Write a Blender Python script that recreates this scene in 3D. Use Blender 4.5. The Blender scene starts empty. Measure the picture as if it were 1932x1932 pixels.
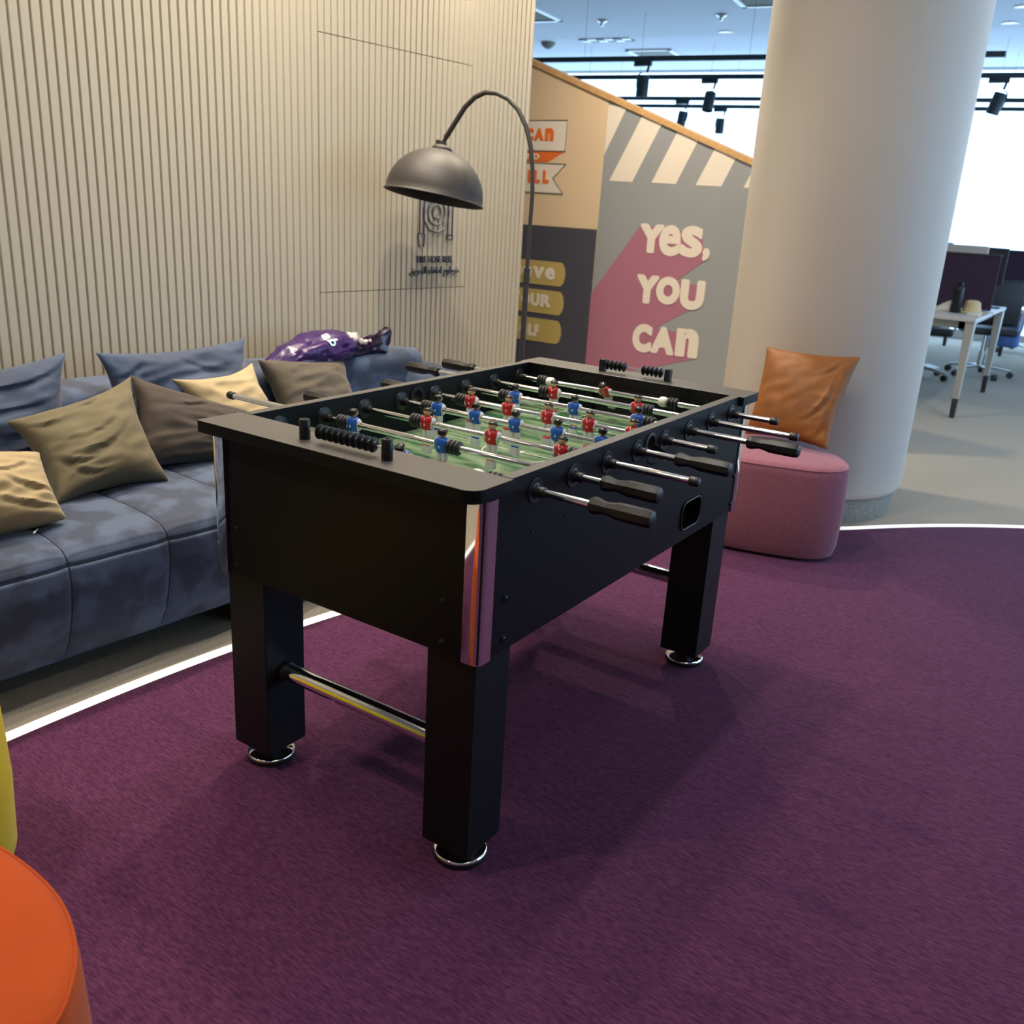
import bpy, bmesh, math, random
from mathutils import Vector, Matrix, noise
PI = math.pi
R = math.radians
random.seed(7)
scene = bpy.context.scene
COL = scene.collection

# ------------------------------------------------------------------ camera
CAM = Vector((0.9165, -1.3075, 1.3704))
yaw, pitch, roll = -0.5803, -0.3218, 0.0589
fwd = Vector((math.cos(pitch) * math.sin(yaw), math.cos(pitch) * math.cos(yaw), math.sin(pitch)))
rgt = Vector((math.cos(yaw), -math.sin(yaw), 0))
upv = rgt.cross(fwd)
r2 = math.cos(roll) * rgt + math.sin(roll) * upv
u2 = -math.sin(roll) * rgt + math.cos(roll) * upv
cd = bpy.data.cameras.new('camera')
cam = bpy.data.objects.new('camera', cd)
COL.objects.link(cam)
cam.matrix_world = Matrix(((r2.x, u2.x, -fwd.x, CAM.x), (r2.y, u2.y, -fwd.y, CAM.y), (r2.z, u2.z, -fwd.z, CAM.z), (0, 0, 0, 1)))
cd.sensor_width = 36
cd.lens = 1739.35 / 1932 * 36
cd.clip_start = 0.05
cd.clip_end = 100
cd.dof.use_dof = True
cd.dof.focus_distance = 2.3
cd.dof.aperture_fstop = 5.0
scene.camera = cam

# ------------------------------------------------------------------ world, exposure
scene.view_settings.view_transform = 'Standard'
scene.view_settings.look = 'None'
scene.view_settings.gamma = 1
scene.view_settings.exposure = 0.0
scene.view_settings.use_curve_mapping = False
w = bpy.data.worlds.new('daylight')
scene.world = w
w.use_nodes = True
bg = w.node_tree.nodes['Background']
bg.inputs[0].default_value = (0.43, 0.69, 1.0, 1)
bg.inputs[1].default_value = 5.0
scene.cycles.max_bounces = 8
scene.cycles.diffuse_bounces = 5
scene.cycles.caustics_reflective = False
scene.cycles.caustics_refractive = False
scene.cycles.sample_clamp_indirect = 6

def light(name, loc, size, power, color, size_y=None, rot=(0, 0, 0), spread=None, shape=None):
    d = bpy.data.lights.new(name, 'AREA')
    d.shape = shape or ('RECTANGLE' if size_y else 'DISK')
    d.size = size
    if size_y: d.size_y = size_y
    d.energy = power
    d.color = color
    if spread: d.spread = spread
    o = bpy.data.objects.new(name, d)
    COL.objects.link(o)
    o.location = loc
    o.rotation_euler = rot
    return o
WARM = (1.0, 0.84, 0.64)
NEUT = (1.0, 0.94, 0.86)
WIN_ANG = R(7.0)
# daylight portal inside the window wall (guides sampling of the sky only)
po = light('window_portal', (-2.0, 12.5 - 0.25 - .05, 1.65), 13.5, 1, (1, 1, 1), 3.1, (R(-90), 0, WIN_ANG))
po.data.cycles.is_portal = True
po2 = light('window_portal', (5.93, 7.1, 1.65), 9.8, 1, (1, 1, 1), 3.1, (R(90), 0, R(90)))
po2.data.cycles.is_portal = True
DOWN = [(-1.98, 2.50, 21), (-2.07, 1.40, 18), (-2.18, 0.1, 11), (-2.2, -1.6, 18), (-1.75, 3.70, 48), (-1.2, 1.2, 26), (-1.0, -1.4, 20)]
LIN = [(-0.55, 0.6, 30), (1.9, -0.9, 16), (2.2, 2.6, 18), (1.0, 5.2, 26)]
CEIL = 3.3

# ------------------------------------------------------------------ mesh helpers
class MB:
    def __init__(s): s.v = []; s.f = []; s.m = []
    def add(s, vs, fs, mi=0):
        b = len(s.v); s.v += [tuple(v) for v in vs]
        s.f += [tuple(i + b for i in f) for f in fs]; s.m += [mi] * len(fs)
    def box(s, x0, x1, y0, y1, z0, z1, mi=0):
        s.add([(x0, y0, z0), (x1, y0, z0), (x1, y1, z0), (x0, y1, z0), (x0, y0, z1), (x1, y0, z1), (x1, y1, z1), (x0, y1, z1)],
              [(0, 3, 2, 1), (4, 5, 6, 7), (0, 1, 5, 4), (1, 2, 6, 5), (2, 3, 7, 6), (3, 0, 4, 7)], mi); return s
    def prism(s, poly, z0, z1, mi=0, M=None):
        n = len(poly)
        vs = [(p[0], p[1], z0) for p in poly] + [(p[0], p[1], z1) for p in poly]
        if M: vs = [M @ Vector(v) for v in vs]
        s.add(vs, [tuple(range(n))[::-1], tuple(range(n, 2 * n))] + [(i, (i + 1) % n, n + (i + 1) % n, n + i) for i in range(n)], mi); return s
    def lathe(s, prof, n=24, M=None, mi=0, cap=True, sx=1, sy=1):
        vs = []
        for r, z in prof:
            for k in range(n):
                a = 2 * PI * k / n; vs.append(Vector((r * math.cos(a) * sx, r * math.sin(a) * sy, z)))
        if M: vs = [M @ v for v in vs]
        fs = []
        for j in range(len(prof) - 1):
            for k in range(n):
                k2 = (k + 1) % n; fs.append((j * n + k, j * n + k2, (j + 1) * n + k2, (j + 1) * n + k))
        if cap:
            fs.append(tuple(range(n))[::-1]); fs.append(tuple((len(prof) - 1) * n + k for k in range(n)))
        s.add(vs, fs, mi); return s
    def tube(s, pts, r, n=12, mi=0, closed=False):
        pts = [Vector(p) for p in pts]; N = len(pts); rings = []
        ref = Vector((0, 0, 1))
        for i, p in enumerate(pts):
            a = pts[i - 1] if (i > 0 or closed) else p; b = pts[(i + 1) % N] if (i < N - 1 or closed) else p
            t = (b - a).normalized()
            if abs(t.dot(ref)) > .95: ref = Vector((1, 0, 0)) if abs(t.x) < .9 else Vector((0, 1, 0))
            e = t.cross(ref).normalized(); g = t.cross(e).normalized(); ref = -g if i else ref
            if i: ref = e.cross(t).normalized() if False else ref
            rr = r[i] if isinstance(r, (list, tuple)) else r
            rings.append([p + rr * (math.cos(2 * PI * k / n) * e + math.sin(2 * PI * k / n) * g) for k in range(n)])
        # align rings to avoid twist
        for i in range(1, N):
            best = min(range(n), key=lambda q: (rings[i][q] - rings[i - 1][0]).length - (0))
            fl = rings[i][best:] + rings[i][:best]
            if (fl[1] - rings[i - 1][1]).length > (fl[-1] - rings[i - 1][1]).length: fl = [fl[0]] + fl[1:][::-1]
            rings[i] = fl
        vs = [v for rg in rings for v in rg]; fs = []
        for j in range(N - 1 + (1 if closed else 0)):
            a = j * n; b = ((j + 1) % N) * n
            for k in range(n): fs.append((a + k, a + (k + 1) % n, b + (k + 1) % n, b + k))
        if not closed:
            fs.append(tuple(range(n))[::-1]); fs.append(tuple((N - 1) * n + k for k in range(n)))
        s.add(vs, fs, mi); return s
    def grid(s, fn, nu, nv, mi=0, cu=False, cv=False):
        vs = [fn(i / (nu if cu else nu - 1), j / (nv if cv else nv - 1)) for i in range(nu) for j in range(nv)]
        fs = []
        for i in range(nu if cu else nu - 1):
            for j in range(nv if cv else nv - 1):
                i2 = (i + 1) % nu; j2 = (j + 1) % nv
                fs.append((i * nv + j, i2 * nv + j, i2 * nv + j2, i * nv + j2))
        s.add(vs, fs, mi); return s
    def merge(s, me, M=None, mi=0):
        vs = [(M @ v.co) if M else v.co for v in me.vertices]
        s.add(vs, [tuple(p.vertices) for p in me.polygons], mi); return s

WL = {}
def wloc(o): return WL.get(o, Vector((0, 0, 0)))
def build(name, mb, mats, parent=None, loc=None, smooth=35, bevel=0, sub=0, mod=None, seg=2, recalc=True, rot=None):
    """mesh given in world coordinates (or local ones when loc is given)"""
    if not isinstance(mats, (list, tuple)): mats = [mats]
    me = bpy.data.meshes.new(name)
    base = wloc(parent) if parent else Vector((0, 0, 0))
    me.from_pydata(mb.v, [], mb.f)
    me.polygons.foreach_set('material_index', mb.m)
    for m in mats: me.materials.append(m)
    if recalc:
        bm = bmesh.new(); bm.from_mesh(me); bmesh.ops.recalc_face_normals(bm, faces=bm.faces[:]); bm.to_mesh(me); bm.free()
    if smooth:
        me.polygons.foreach_set('use_smooth', [True] * len(me.polygons))
        me.set_sharp_from_angle(angle=R(smooth))
    o = bpy.data.objects.new(name, me); COL.objects.link(o)
    if parent: o.parent = parent
    if loc is None:
        o.location = -base; WL[o] = Vector((0, 0, 0))
    else:
        o.location = Vector(loc) - base; WL[o] = Vector(loc)
    if rot: o.rotation_euler = rot
    if bevel:
        b = o.modifiers.new('bevel', 'BEVEL'); b.width = bevel; b.segments = seg; b.limit_method = 'ANGLE'; b.angle_limit = R(40)
        b.harden_normals = False
    if sub:
        b = o.modifiers.new('sub', 'SUBSURF'); b.levels = sub; b.render_levels = sub
    return o
def thing(name, label, cat, loc, rot=None, group=None):
    o = bpy.data.objects.new(name, None); COL.objects.link(o)
    o.location = loc; WL[o] = Vector(loc); o.empty_display_size = .1
    if rot is not None: o.rotation_euler = (0, 0, rot)
    return tag(o, label, cat, group)
def tag(o, label, cat, group=None):
    o['label'] = label; o['category'] = cat
    if group: o['group'] = group
    return o
def struct(o): o['kind'] = 'structure'; return o
def inst(o, parent, loc, rot=None, name=None):
    """a copy of one mesh object under parent at a world place"""
    c = o.copy(); COL.objects.link(c)
    c.parent = parent; c.location = Vector(loc) - wloc(parent); WL[c] = Vector(loc)
    if rot: c.rotation_euler = rot
    return c

# ------------------------------------------------------------------ materials
def srgb(r, g, b):
    f = lambda c: (c / 255 / 12.92) if c <= 10 else ((c / 255 + .055) / 1.055) ** 2.4
    return (f(r), f(g), f(b), 1)
def mat(name, col, rough=.5, metal=0, spec=.5, sheen=0, noise_amt=0, noise_scale=20, bump=0, bump_scale=200, coat=0, emit=0, col2=None, stretch=None, bump2=0, bump2_scale=8, detail=4, lo=.35, hi=.65):
    m = bpy.data.materials.new(name); m.use_nodes = True
    nt = m.node_tree; N = nt.nodes; Lk = nt.links; p = N['Principled BSDF']
    col = col if len(col) == 4 else (*col, 1)
    p.inputs['Base Color'].default_value = col
    p.inputs['Roughness'].default_value = rough
    p.inputs['Metallic'].default_value = metal
    p.inputs['Specular IOR Level'].default_value = spec
    p.inputs['Sheen Weight'].default_value = sheen
    p.inputs['Sheen Roughness'].default_value = .4
    p.inputs['Coat Weight'].default_value = coat
    if emit:
        p.inputs['Emission Color'].default_value = col; p.inputs['Emission Strength'].default_value = emit
    tc = N.new('ShaderNodeTexCoord'); mp = N.new('ShaderNodeMapping'); Lk.new(tc.outputs['Object'], mp.inputs[0])
    if stretch: mp.inputs['Scale'].default_value = stretch
    if col2 is not None or noise_amt:
        if col2 is None: col2 = tuple(c * (1 - noise_amt) for c in col[:3]) + (1,)
        nz = N.new('ShaderNodeTexNoise'); nz.inputs['Scale'].default_value = noise_scale; nz.inputs['Detail'].default_value = detail
        Lk.new(mp.outputs[0], nz.inputs['Vector'])
        cr = N.new('ShaderNodeValToRGB'); cr.color_ramp.elements[0].position = lo; cr.color_ramp.elements[1].position = hi
        cr.color_ramp.elements[0].color = col2; cr.color_ramp.elements[1].color = col
        Lk.new(nz.outputs[0], cr.inputs[0]); Lk.new(cr.outputs[0], p.inputs['Base Color'])
    prev = None
    for amt, sc in ((bump, bump_scale), (bump2, bump2_scale)):
        if amt:
            nz = N.new('ShaderNodeTexNoise'); nz.inputs['Scale'].default_value = sc; nz.inputs['Detail'].default_value = 3
            Lk.new(mp.outputs[0], nz.inputs['Vector'])
            b = N.new('ShaderNodeBump'); b.inputs['Strength'].default_value = amt; b.inputs['Distance'].default_value = .3 / sc if sc > 40 else .02
            Lk.new(nz.outputs[0], b.inputs['Height'])
            if prev: Lk.new(prev.outputs[0], b.inputs['Normal'])
            prev = b
    if prev: Lk.new(prev.outputs[0], p.inputs['Normal'])
    return m
M_black = mat('black_laminate', (.0050, .0052, .0062), .42, spec=.14, bump=.25, bump_scale=900)
M_top = mat('black_laminate_lit_top', (.055, .050, .043), .45, spec=1.0, bump=.2, bump_scale=900)  # same black laminate, base colour lifted for reflected wall and ceiling light
M_leg = mat('black_leg_laminate', (.005, .005, .006), .45, spec=.28)
M_chrome = mat('chrome', (.88, .88, .88), .04, 1)
M_rod = mat('polished_rod', (.92, .92, .92), .09, 1)
M_rubber = mat('black_rubber', (.012, .012, .013), .42, spec=.5)
M_plastic = mat('black_plastic', (.011, .011, .012), .36, spec=.3)
M_handle = mat('black_handle', (.012, .012, .012), .38, spec=.35)
M_dark = mat('dark_cavity', (.004, .004, .004), .7)
M_white = mat('white_plastic', (.72, .72, .70), .3)
M_skin = mat('figure_skin', (.62, .36, .20), .4)
M_hair = mat('figure_hair', (.012, .011, .010), .25)
M_red = mat('red_jersey', (.50, .012, .018), .28)
M_blue = mat('blue_jersey', (.015, .11, .50), .28)
M_footw = mat('figure_foot', (.62, .64, .64), .35)
M_field = mat('green_pitch', srgb(124, 148, 114), .14, noise_scale=7, col2=srgb(62, 104, 74), stretch=(1, 3.5, 1), detail=1, spec=.5, lo=.4, hi=.6)
M_line = mat('pitch_line', (.70, .74, .62), .25)
M_slat = mat('cream_slat', (.445, .402, .312), .55, spec=.35, bump=.15, bump_scale=500)
M_gap = mat('dark_gap', (.03, .025, .02), .8)
M_wall = mat('painted_wall', (.62, .58, .50), .7)
M_ceil = mat('ceiling_paint', (.62, .65, .72), .8)
M_col = mat('column_paint', (.58, .54, .475), .6, bump=.1, bump_scale=300)
M_skirt = mat('grey_skirting_carpet', srgb(150, 150, 142), .9, noise_amt=.45, noise_scale=120, bump=.8, bump_scale=160)
M_navy = mat('navy_letter', (.015, .018, .05), .4)
M_blk = mat('matt_black_metal', (.030, .028, .026), .55, spec=.5)
M_tape = mat('white_border_line', (1, 1, .97), .5, emit=.55)  # emission added to lift the border line to pure white
M_purple = mat('purple_carpet', srgb(94, 50, 82), .95, noise_scale=170, col2=srgb(58, 25, 54), bump=1.0, bump_scale=420, sheen=.05, spec=.18, stretch=(.30, 1.5, 1), detail=6, lo=.3, hi=.7)
M_grey = mat('grey_carpet', srgb(168, 160, 146), .95, noise_amt=.22, noise_scale=150, bump=.8, bump_scale=320, detail=6, spec=.2)
M_sofa = mat('blue_velvet', srgb(68, 83, 110), .75, noise_scale=9, col2=srgb(44, 55, 77), sheen=.28, bump=.2, bump_scale=400, detail=7, lo=.44, hi=.56)
M_sofa2 = mat('blue_cushion_velvet', srgb(60, 76, 104), .75, noise_scale=4.5, col2=srgb(44, 57, 82), sheen=.28, bump=.2, bump_scale=400, detail=6, bump2=.25, bump2_scale=14)
M_olive = mat('olive_cloth', srgb(102, 93, 70), .85, sheen=.15, noise_amt=.1, bump=.3, bump_scale=700)
M_brown = mat('brown_cloth', srgb(62, 53, 46), .85, sheen=.2, noise_amt=.15, bump=.3, bump_scale=500)
M_taupe = mat('taupe_cloth', srgb(82, 74, 62), .85, sheen=.2, noise_amt=.15, bump=.3, bump_scale=500)
M_cream = mat('cream_cloth', srgb(168, 150, 114), .85, sheen=.15, noise_amt=.07, bump=.3, bump_scale=700)
M_leather = mat('tan_leather', srgb(140, 86, 36), .6, noise_amt=.22, noise_scale=9, bump=.25, bump_scale=300, spec=.4)
M_pink = mat('pink_felt', srgb(140, 88, 104), .92, sheen=.25, noise_amt=.12, noise_scale=60, bump=.4, bump_scale=600, spec=.2)
M_orange = mat('orange_felt', srgb(176, 72, 24), .9, noise_amt=.06, noise_scale=12, sheen=.1, bump=.3, bump_scale=600, spec=.2)
M_yellow = mat('yellow_felt', srgb(214, 186, 30), .9, noise_amt=.06, noise_scale=12, sheen=.1, bump=.3, bump_scale=600, spec=.2)
M_bag = mat('purple_film', srgb(52, 24, 84), .28, spec=.5, bump2=.2, bump2_scale=22)
M_baglo = mat('bag_print', (.55, .80, .80), .3)
M_pbeige = mat('poster_beige', srgb(216, 192, 158), .6)
M_pgrey = mat('poster_grey', srgb(146, 150, 152), .6)
M_pdark = mat('poster_charcoal', srgb(70, 70, 82), .6)
M_ppink = mat('poster_pink', srgb(166, 108, 128), .6)
M_pcream = mat('poster_cream', srgb(226, 216, 202), .6)
M_pgold = mat('poster_gold', srgb(186, 164, 98), .6)
M_porange = mat('poster_orange', srgb(226, 110, 44), .6)
M_pline = mat('poster_outline', (.10, .09, .08), .6)
M_wood = mat('pale_wood_edge', srgb(206, 164, 110), .5, noise_amt=.15, noise_scale=30)
M_track = mat('black_track', (.012, .028, .040), .5)  # bluish tint in the colour stands in for haze on the black tracks
M_desk = mat('desk_white', (.50, .48, .45), .4)
M_desklg = mat('desk_leg_paint', (.40, .38, .34), .4)
M_screen = mat('plum_screen_fabric', (.032, .014, .035), .9)
M_chair = mat('chair_black', (.015, .015, .018), .6)
M_cloth = mat('white_cloth', (.6, .56, .5), .9)
M_straw = mat('straw', srgb(196, 178, 138), .9)
M_seam = mat('seam_shadow_thread', srgb(28, 34, 48), .9)
M_lamp_in = mat('lamp_white_emitter', (1, .93, .82), .5, emit=6)
M_alu = mat('satin_aluminium', (.6, .6, .6), .3, 1)
gl = bpy.data.materials.new('window_glass'); gl.use_nodes = True
nt = gl.node_tree; nt.nodes.clear()
go = nt.nodes.new('ShaderNodeOutputMaterial'); gm = nt.nodes.new('ShaderNodeMixShader'); gt = nt.nodes.new('ShaderNodeBsdfTransparent'); gg = nt.nodes.new('ShaderNodeBsdfGlossy')
gg.inputs['Roughness'].default_value = 0.02; gm.inputs[0].default_value = .06
nt.links.new(gt.outputs[0], gm.inputs[1]); nt.links.new(gg.outputs[0], gm.inputs[2]); nt.links.new(gm.outputs[0], go.inputs[0])

# ------------------------------------------------------------------ text helper
_font_cache = {}
def glyphs(txt, bold=0.0):
    key = (txt, bold)
    if key in _font_cache: return _font_cache[key]
    c = bpy.data.curves.new('t', 'FONT'); c.body = txt; c.size = 1; c.offset = bold; c.resolution_u = 4
    o = bpy.data.objects.new('t', c); COL.objects.link(o)
    dg = bpy.context.evaluated_depsgraph_get(); dg.update()
    me = bpy.data.meshes.new_from_object(o.evaluated_get(dg))
    bpy.data.objects.remove(o); bpy.data.curves.remove(c)
    _font_cache[key] = me
    return me
def put_text(mb, txt, a0, a1, b0, b1, F, th=.002, bold=.03, mi=0, lift=0, shear=0):
    """flat lettering scaled into the box a0..a1 x b0..b1 ; F(a,b,out) -> world"""
    me = glyphs(txt, bold)
    if not me.vertices: return
    xs = [v.co.x for v in me.vertices]; ys = [v.co.y for v in me.vertices]
    x0, x1, y0, y1 = min(xs), max(xs), min(ys), max(ys)
    n = len(me.vertices)
    def T(v, o): 
        a = (v.co.x - x0) / (x1 - x0); b = (v.co.y - y0) / (y1 - y0)
        return F(a0 + (a1 - a0) * a + shear * b, b0 + (b1 - b0) * b, o)
    vs = [T(v, lift + th) for v in me.vertices] + [T(v, lift) for v in me.vertices]
    fs = [tuple(p.vertices) for p in me.polygons]
    cnt = {}
    for p in fs:
        for i in range(len(p)):
            e = (p[i], p[(i + 1) % len(p)]); cnt[tuple(sorted(e))] = cnt.get(tuple(sorted(e)), 0) + 1
    side = []
    for p in fs:
        for i in range(len(p)):
            e = (p[i], p[(i + 1) % len(p)])
            if cnt[tuple(sorted(e))] == 1: side.append((e[0], e[1], e[1] + n, e[0] + n))
    mb.add(vs, fs + side, mi)

def fat_text(mb, txt, a0, a1, b0, b1, F, rho, lift, bold=.03, **k):
    for q in range(8):
        t = 2 * PI * q / 8; dx, dz = rho * math.cos(t), rho * math.sin(t)
        put_text(mb, txt, a0 + rho + dx, a1 - rho + dx, b0 + rho + dz, b1 - rho + dz, F, lift=lift + q * 2e-5, bold=bold, **k)
# ================================================================== SETTING
# ---- floor with the purple carpet field and its white border
ctrl = [(-1.235, -.90), (-1.248, -.58), (-1.252, -.28), (-1.248, -.05), (-1.236, .18), (-1.214, .41), (-1.178, .66), (-1.135, .88), (-1.055, 1.16), (-.92, 1.55), (-.76, 1.95),
        (-.56, 2.33), (-.33, 2.69), (-.06, 3.00), (.27, 3.37), (.65, 3.70), (1.1, 3.98), (1.7, 4.15), (2.4, 4.10), (3.0, 3.8), (3.5, 3.2), (3.7, 2.3), (3.7, 1.0), (3.5, -.6), (2.9, -2.0), (1.9, -2.9), (.6, -3.2), (-.5, -2.8), (-1.05, -1.9)]
def catmull(P, k=6):
    out = []; n = len(P)
    for i in range(n):
        p0, p1, p2, p3 = [Vector(P[(i + j) % n]) for j in (-1, 0, 1, 2)]
        for q in range(k):
            t = q / k
            out.append(.5 * ((2 * p1) + (-p0 + p2) * t + (2 * p0 - 5 * p1 + 4 * p2 - p3) * t * t + (-p0 + 3 * p1 - 3 * p2 + p3) * t ** 3))
    return out
cv = catmull(ctrl, 6)
def offs(c, d):
    n = len(c); o = []
    for i in range(n):
        t = (c[(i + 1) % n] - c[i - 1]).normalized(); o.append(c[i] + Vector((-t.y, t.x)) * d)
    return o
# contour runs clockwise seen from above: left normal points outwards
inner = offs(cv, -.021); outer = offs(cv, .021)
def shell(z0, z1):
    e = lambda x: 12.55 + math.tan(WIN_ANG) * x
    b = MB(); b.prism([(-9.2, -5.2), (6.2, -5.2), (6.2, e(6.2)), (-9.2, e(-9.2))], z0, z1); return b
mb = shell(-.12, 0)
floor = struct(build('floor', mb, M_grey, smooth=0))
mb = MB(); mb.prism([(p.x, p.y) for p in inner], .0, .004)
purple = tag(build('carpet', mb, M_purple, smooth=0), 'large purple carpet with curved edge under the games table', 'carpet')
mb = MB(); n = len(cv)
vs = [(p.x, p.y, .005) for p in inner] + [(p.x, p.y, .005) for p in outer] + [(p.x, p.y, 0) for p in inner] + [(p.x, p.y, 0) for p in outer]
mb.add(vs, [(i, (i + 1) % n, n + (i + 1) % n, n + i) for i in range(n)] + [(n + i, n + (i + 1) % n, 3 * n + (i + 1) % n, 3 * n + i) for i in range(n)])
tag(build('carpet_border', mb, M_tape, smooth=0), 'white curved line around the purple carpet, given a mild glow', 'border')
# ---- ceiling and plain walls
mb = shell(CEIL, CEIL + .15)
struct(build('ceiling', mb, M_ceil, smooth=0))
mb = MB(); mb.box(6.0, 6.2, -5.2, 2.2, 0, CEIL); mb.box(6.0, 6.2, 12.0, 13.4, 0, CEIL); mb.box(6.0, 6.2, 2.2, 12.0, 0, .1); mb.box(6.0, 6.2, 2.2, 12.0, 3.2, CEIL)
struct(build('wall_right', mb, M_wall, smooth=0))
mb = MB(); mb.box(6.02, 6.08, 2.2, 12.0, .1, .16); mb.box(6.02, 6.08, 2.2, 12.0, 3.14, 3.2)
for y in (2.2, 4.6, 7.05, 9.5, 11.94): mb.box(6.02, 6.08, y, y + .06, .16, 3.14)
w2 = struct(build('window_2', mb, M_alu, smooth=0))
mb = MB(); mb.box(6.04, 6.05, 2.26, 11.94, .16, 3.14); o = build('glass_pane', mb, gl, smooth=0); o.parent = w2
mb = MB(); mb.box(-9.2, 6.2, -5.2, -5.0, 0, CEIL); struct(build('wall_front', mb, M_wall, smooth=0))
mb = MB(); mb.box(-9.2, -9.0, -5.2, 11.4, 0, CEIL); struct(build('wall_left', mb, M_wall, smooth=0))
# ---- window wall
def WP(x, y, z):   # window wall frame, rotated like the ceiling tracks
    return Vector((x * math.cos(WIN_ANG) - y * math.sin(WIN_ANG), 12.5 + x * math.sin(WIN_ANG) + y * math.cos(WIN_ANG), z))
def wbox(mb, x0, x1, y0, y1, z0, z1, mi=0):
    vs = [WP(*c) for c in ((x0, y0, z0), (x1, y0, z0), (x1, y1, z0), (x0, y1, z0), (x0, y0, z1), (x1, y0, z1), (x1, y1, z1), (x0, y1, z1))]
    mb.add(vs, [(0, 3, 2, 1), (4, 5, 6, 7), (0, 1, 5, 4), (1, 2, 6, 5), (2, 3, 7, 6), (3, 0, 4, 7)], mi)
mb = MB(); wbox(mb, -10.4, 6.2, 0, .08, 0, .12); wbox(mb, -10.4, 6.2, 0, .08, CEIL - .03, CEIL); wbox(mb, -10.4, -9.0, 0, .1, 0, CEIL); wbox(mb, 5.4, 7.0, 0, .1, 0, CEIL)
struct(build('window_1', mb, M_alu, smooth=0))
mb = MB(); wbox(mb, -9.0, 5.4, .03, .04, .12, CEIL - .03)
o = build('glass_pane', mb, gl, smooth=0); o.parent = bpy.data.objects['window_1']
# ---- slatted wall on the left
SA = R(84.8); SD = Vector((math.cos(SA), math.sin(SA), 0)); SN = Vector((math.sin(SA), -math.cos(SA), 0)); SO = Vector((-2.4, 0, 0))
def SW(s, z, o=0): 
    p = SO + SD * s + SN * o; return Vector((p.x, p.y, z))
PITCH = .0364; S0 = 1.7935 - 180 * PITCH; S_END = S0 + 220.5 * PITCH + .0   # ridge pitch
def slats(mb, s0, s1, z0, z1):
    prof = []
    k = math.floor((s0 - S0) / PITCH)
    s = S0 + k * PITCH
    while s < s1 + 1e-6:
        for ds, o in ((0, 0), (.0008, -.0095), (.0062, -.0095), (.0105, 0.0), (.0106, 0.0)):
            q = s + ds
            if s0 <= q <= s1: prof.append((q, o))
        s += PITCH
    if prof[0][0] > s0: prof.insert(0, (s0, 0))
    if prof[-1][0] < s1: prof.append((s1, 0))
    n = len(prof)
    vs = [SW(a, z0, o) for a, o in prof] + [SW(a, z1, o) for a, o in prof] + [SW(s0, z0, -.02), SW(s1, z0, -.02), SW(s0, z1, -.02), SW(s1, z1, -.02)]
    fs = [(i, i + 1, n + i + 1, n + i) for i in range(n - 1)]
    fs += [(2 * n, 0, n, 2 * n + 2), (n - 1, 2 * n + 1, 2 * n + 3, 2 * n - 1), tuple(range(n)) + (2 * n + 1, 2 * n), tuple(range(n, 2 * n)) + (2 * n + 3, 2 * n + 2)]
    mb.add(vs, fs)
PS0, PSM, PS1, PZ0, PZ1 = S0 + 180 * PITCH + .004, S0 + 194 * PITCH + .004, S0 + 207 * PITCH + .004, .936, 2.016
S_END = 3.252
g = .0016
mb = MB(); slats(mb, -4.9, PS0 - g, 0, CEIL); slats(mb, PS1 + g, S_END, 0, CEIL); slats(mb, PS0 - g, PS1 + g, 0, PZ0 - g); slats(mb, PS0 - g, PS1 + g, PZ1 + g, CEIL)
wl = struct(build('wall_left', mb, M_slat, smooth=0, recalc=False))
mb = MB(); vs = [SW(a, z, o) for z in (0, CEIL) for a, o in ((-4.9, -.021), (S_END, -.021), (S_END, -.16), (-4.9, -.16))]
mb.add(vs, [(0, 1, 2, 3), (4, 5, 6, 7), (0, 1, 5, 4), (1, 2, 6, 5), (2, 3, 7, 6), (3, 0, 4, 7)])
o = build('wall_core', mb, M_gap, smooth=0); o.parent = wl
mb = MB(); vs = [SW(a, z, o) for z in (0, CEIL) for a, o in ((S_END, 0.0), (S_END + .002, 0.0), (S_END + .002, -.16), (S_END, -.16))]
mb.add(vs, [(0, 1, 2, 3), (4, 5, 6, 7), (0, 1, 5, 4), (1, 2, 6, 5), (2, 3, 7, 6), (3, 0, 4, 7)])
o = build('end_trim', mb, M_slat, smooth=0); o.parent = wl
for k, (a, b) in enumerate(((PS0 + g, PSM - g), (PSM + g, PS1 - g))):
    mb = MB(); slats(mb, a, b, PZ0 + g, PZ1 - g); struct(build('door_%d' % (k + 1), mb, M_slat, smooth=0, recalc=False))
# ---- fire hose sign: icon and two lines of lettering standing off the slats
fs_ = thing('fire_hose_sign', 'navy fire hose reel icon and bilingual lettering on the slatted wall', 'sign', SW(2.54, 1.0))
ON = .006
mb = MB()
def wline(pts, r=.0035): mb.tube([SW(a, z, ON) for a, z in pts], r, 6)
for rr in (.032, .064, .098):
    wline([(2.542 + rr * math.cos(t) * .95, 1.311 + rr * math.sin(t)) for t in [PI * 2 * i / 36 for i in range(37)]])
wline([(2.424, 1.43), (2.426, 1.204)]); wline([(2.456, 1.43), (2.456, 1.204)]); wline([(2.424, 1.43), (2.456, 1.43)])
wline([(2.414, 1.204), (2.463, 1.204), (2.457, 1.142), (2.426, 1.142), (2.414, 1.204)])
wline([(2.630, 1.43), (2.630, 1.200)]); wline([(2.662, 1.43), (2.662, 1.200)])
wline([(2.624, 1.200), (2.668, 1.200), (2.668, 1.178), (2.624, 1.178), (2.624, 1.200)])
build('hose_reel_icon', mb, M_navy, fs_)
mb = MB(); put_text(mb, 'FIRE HOSE REEL', 2.415, 2.677, 1.064, 1.097, lambda a, b, o: SW(a, b, o + .002), th=.006, bold=.0)
build('english_lettering', mb, M_navy, fs_, smooth=0)
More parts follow.
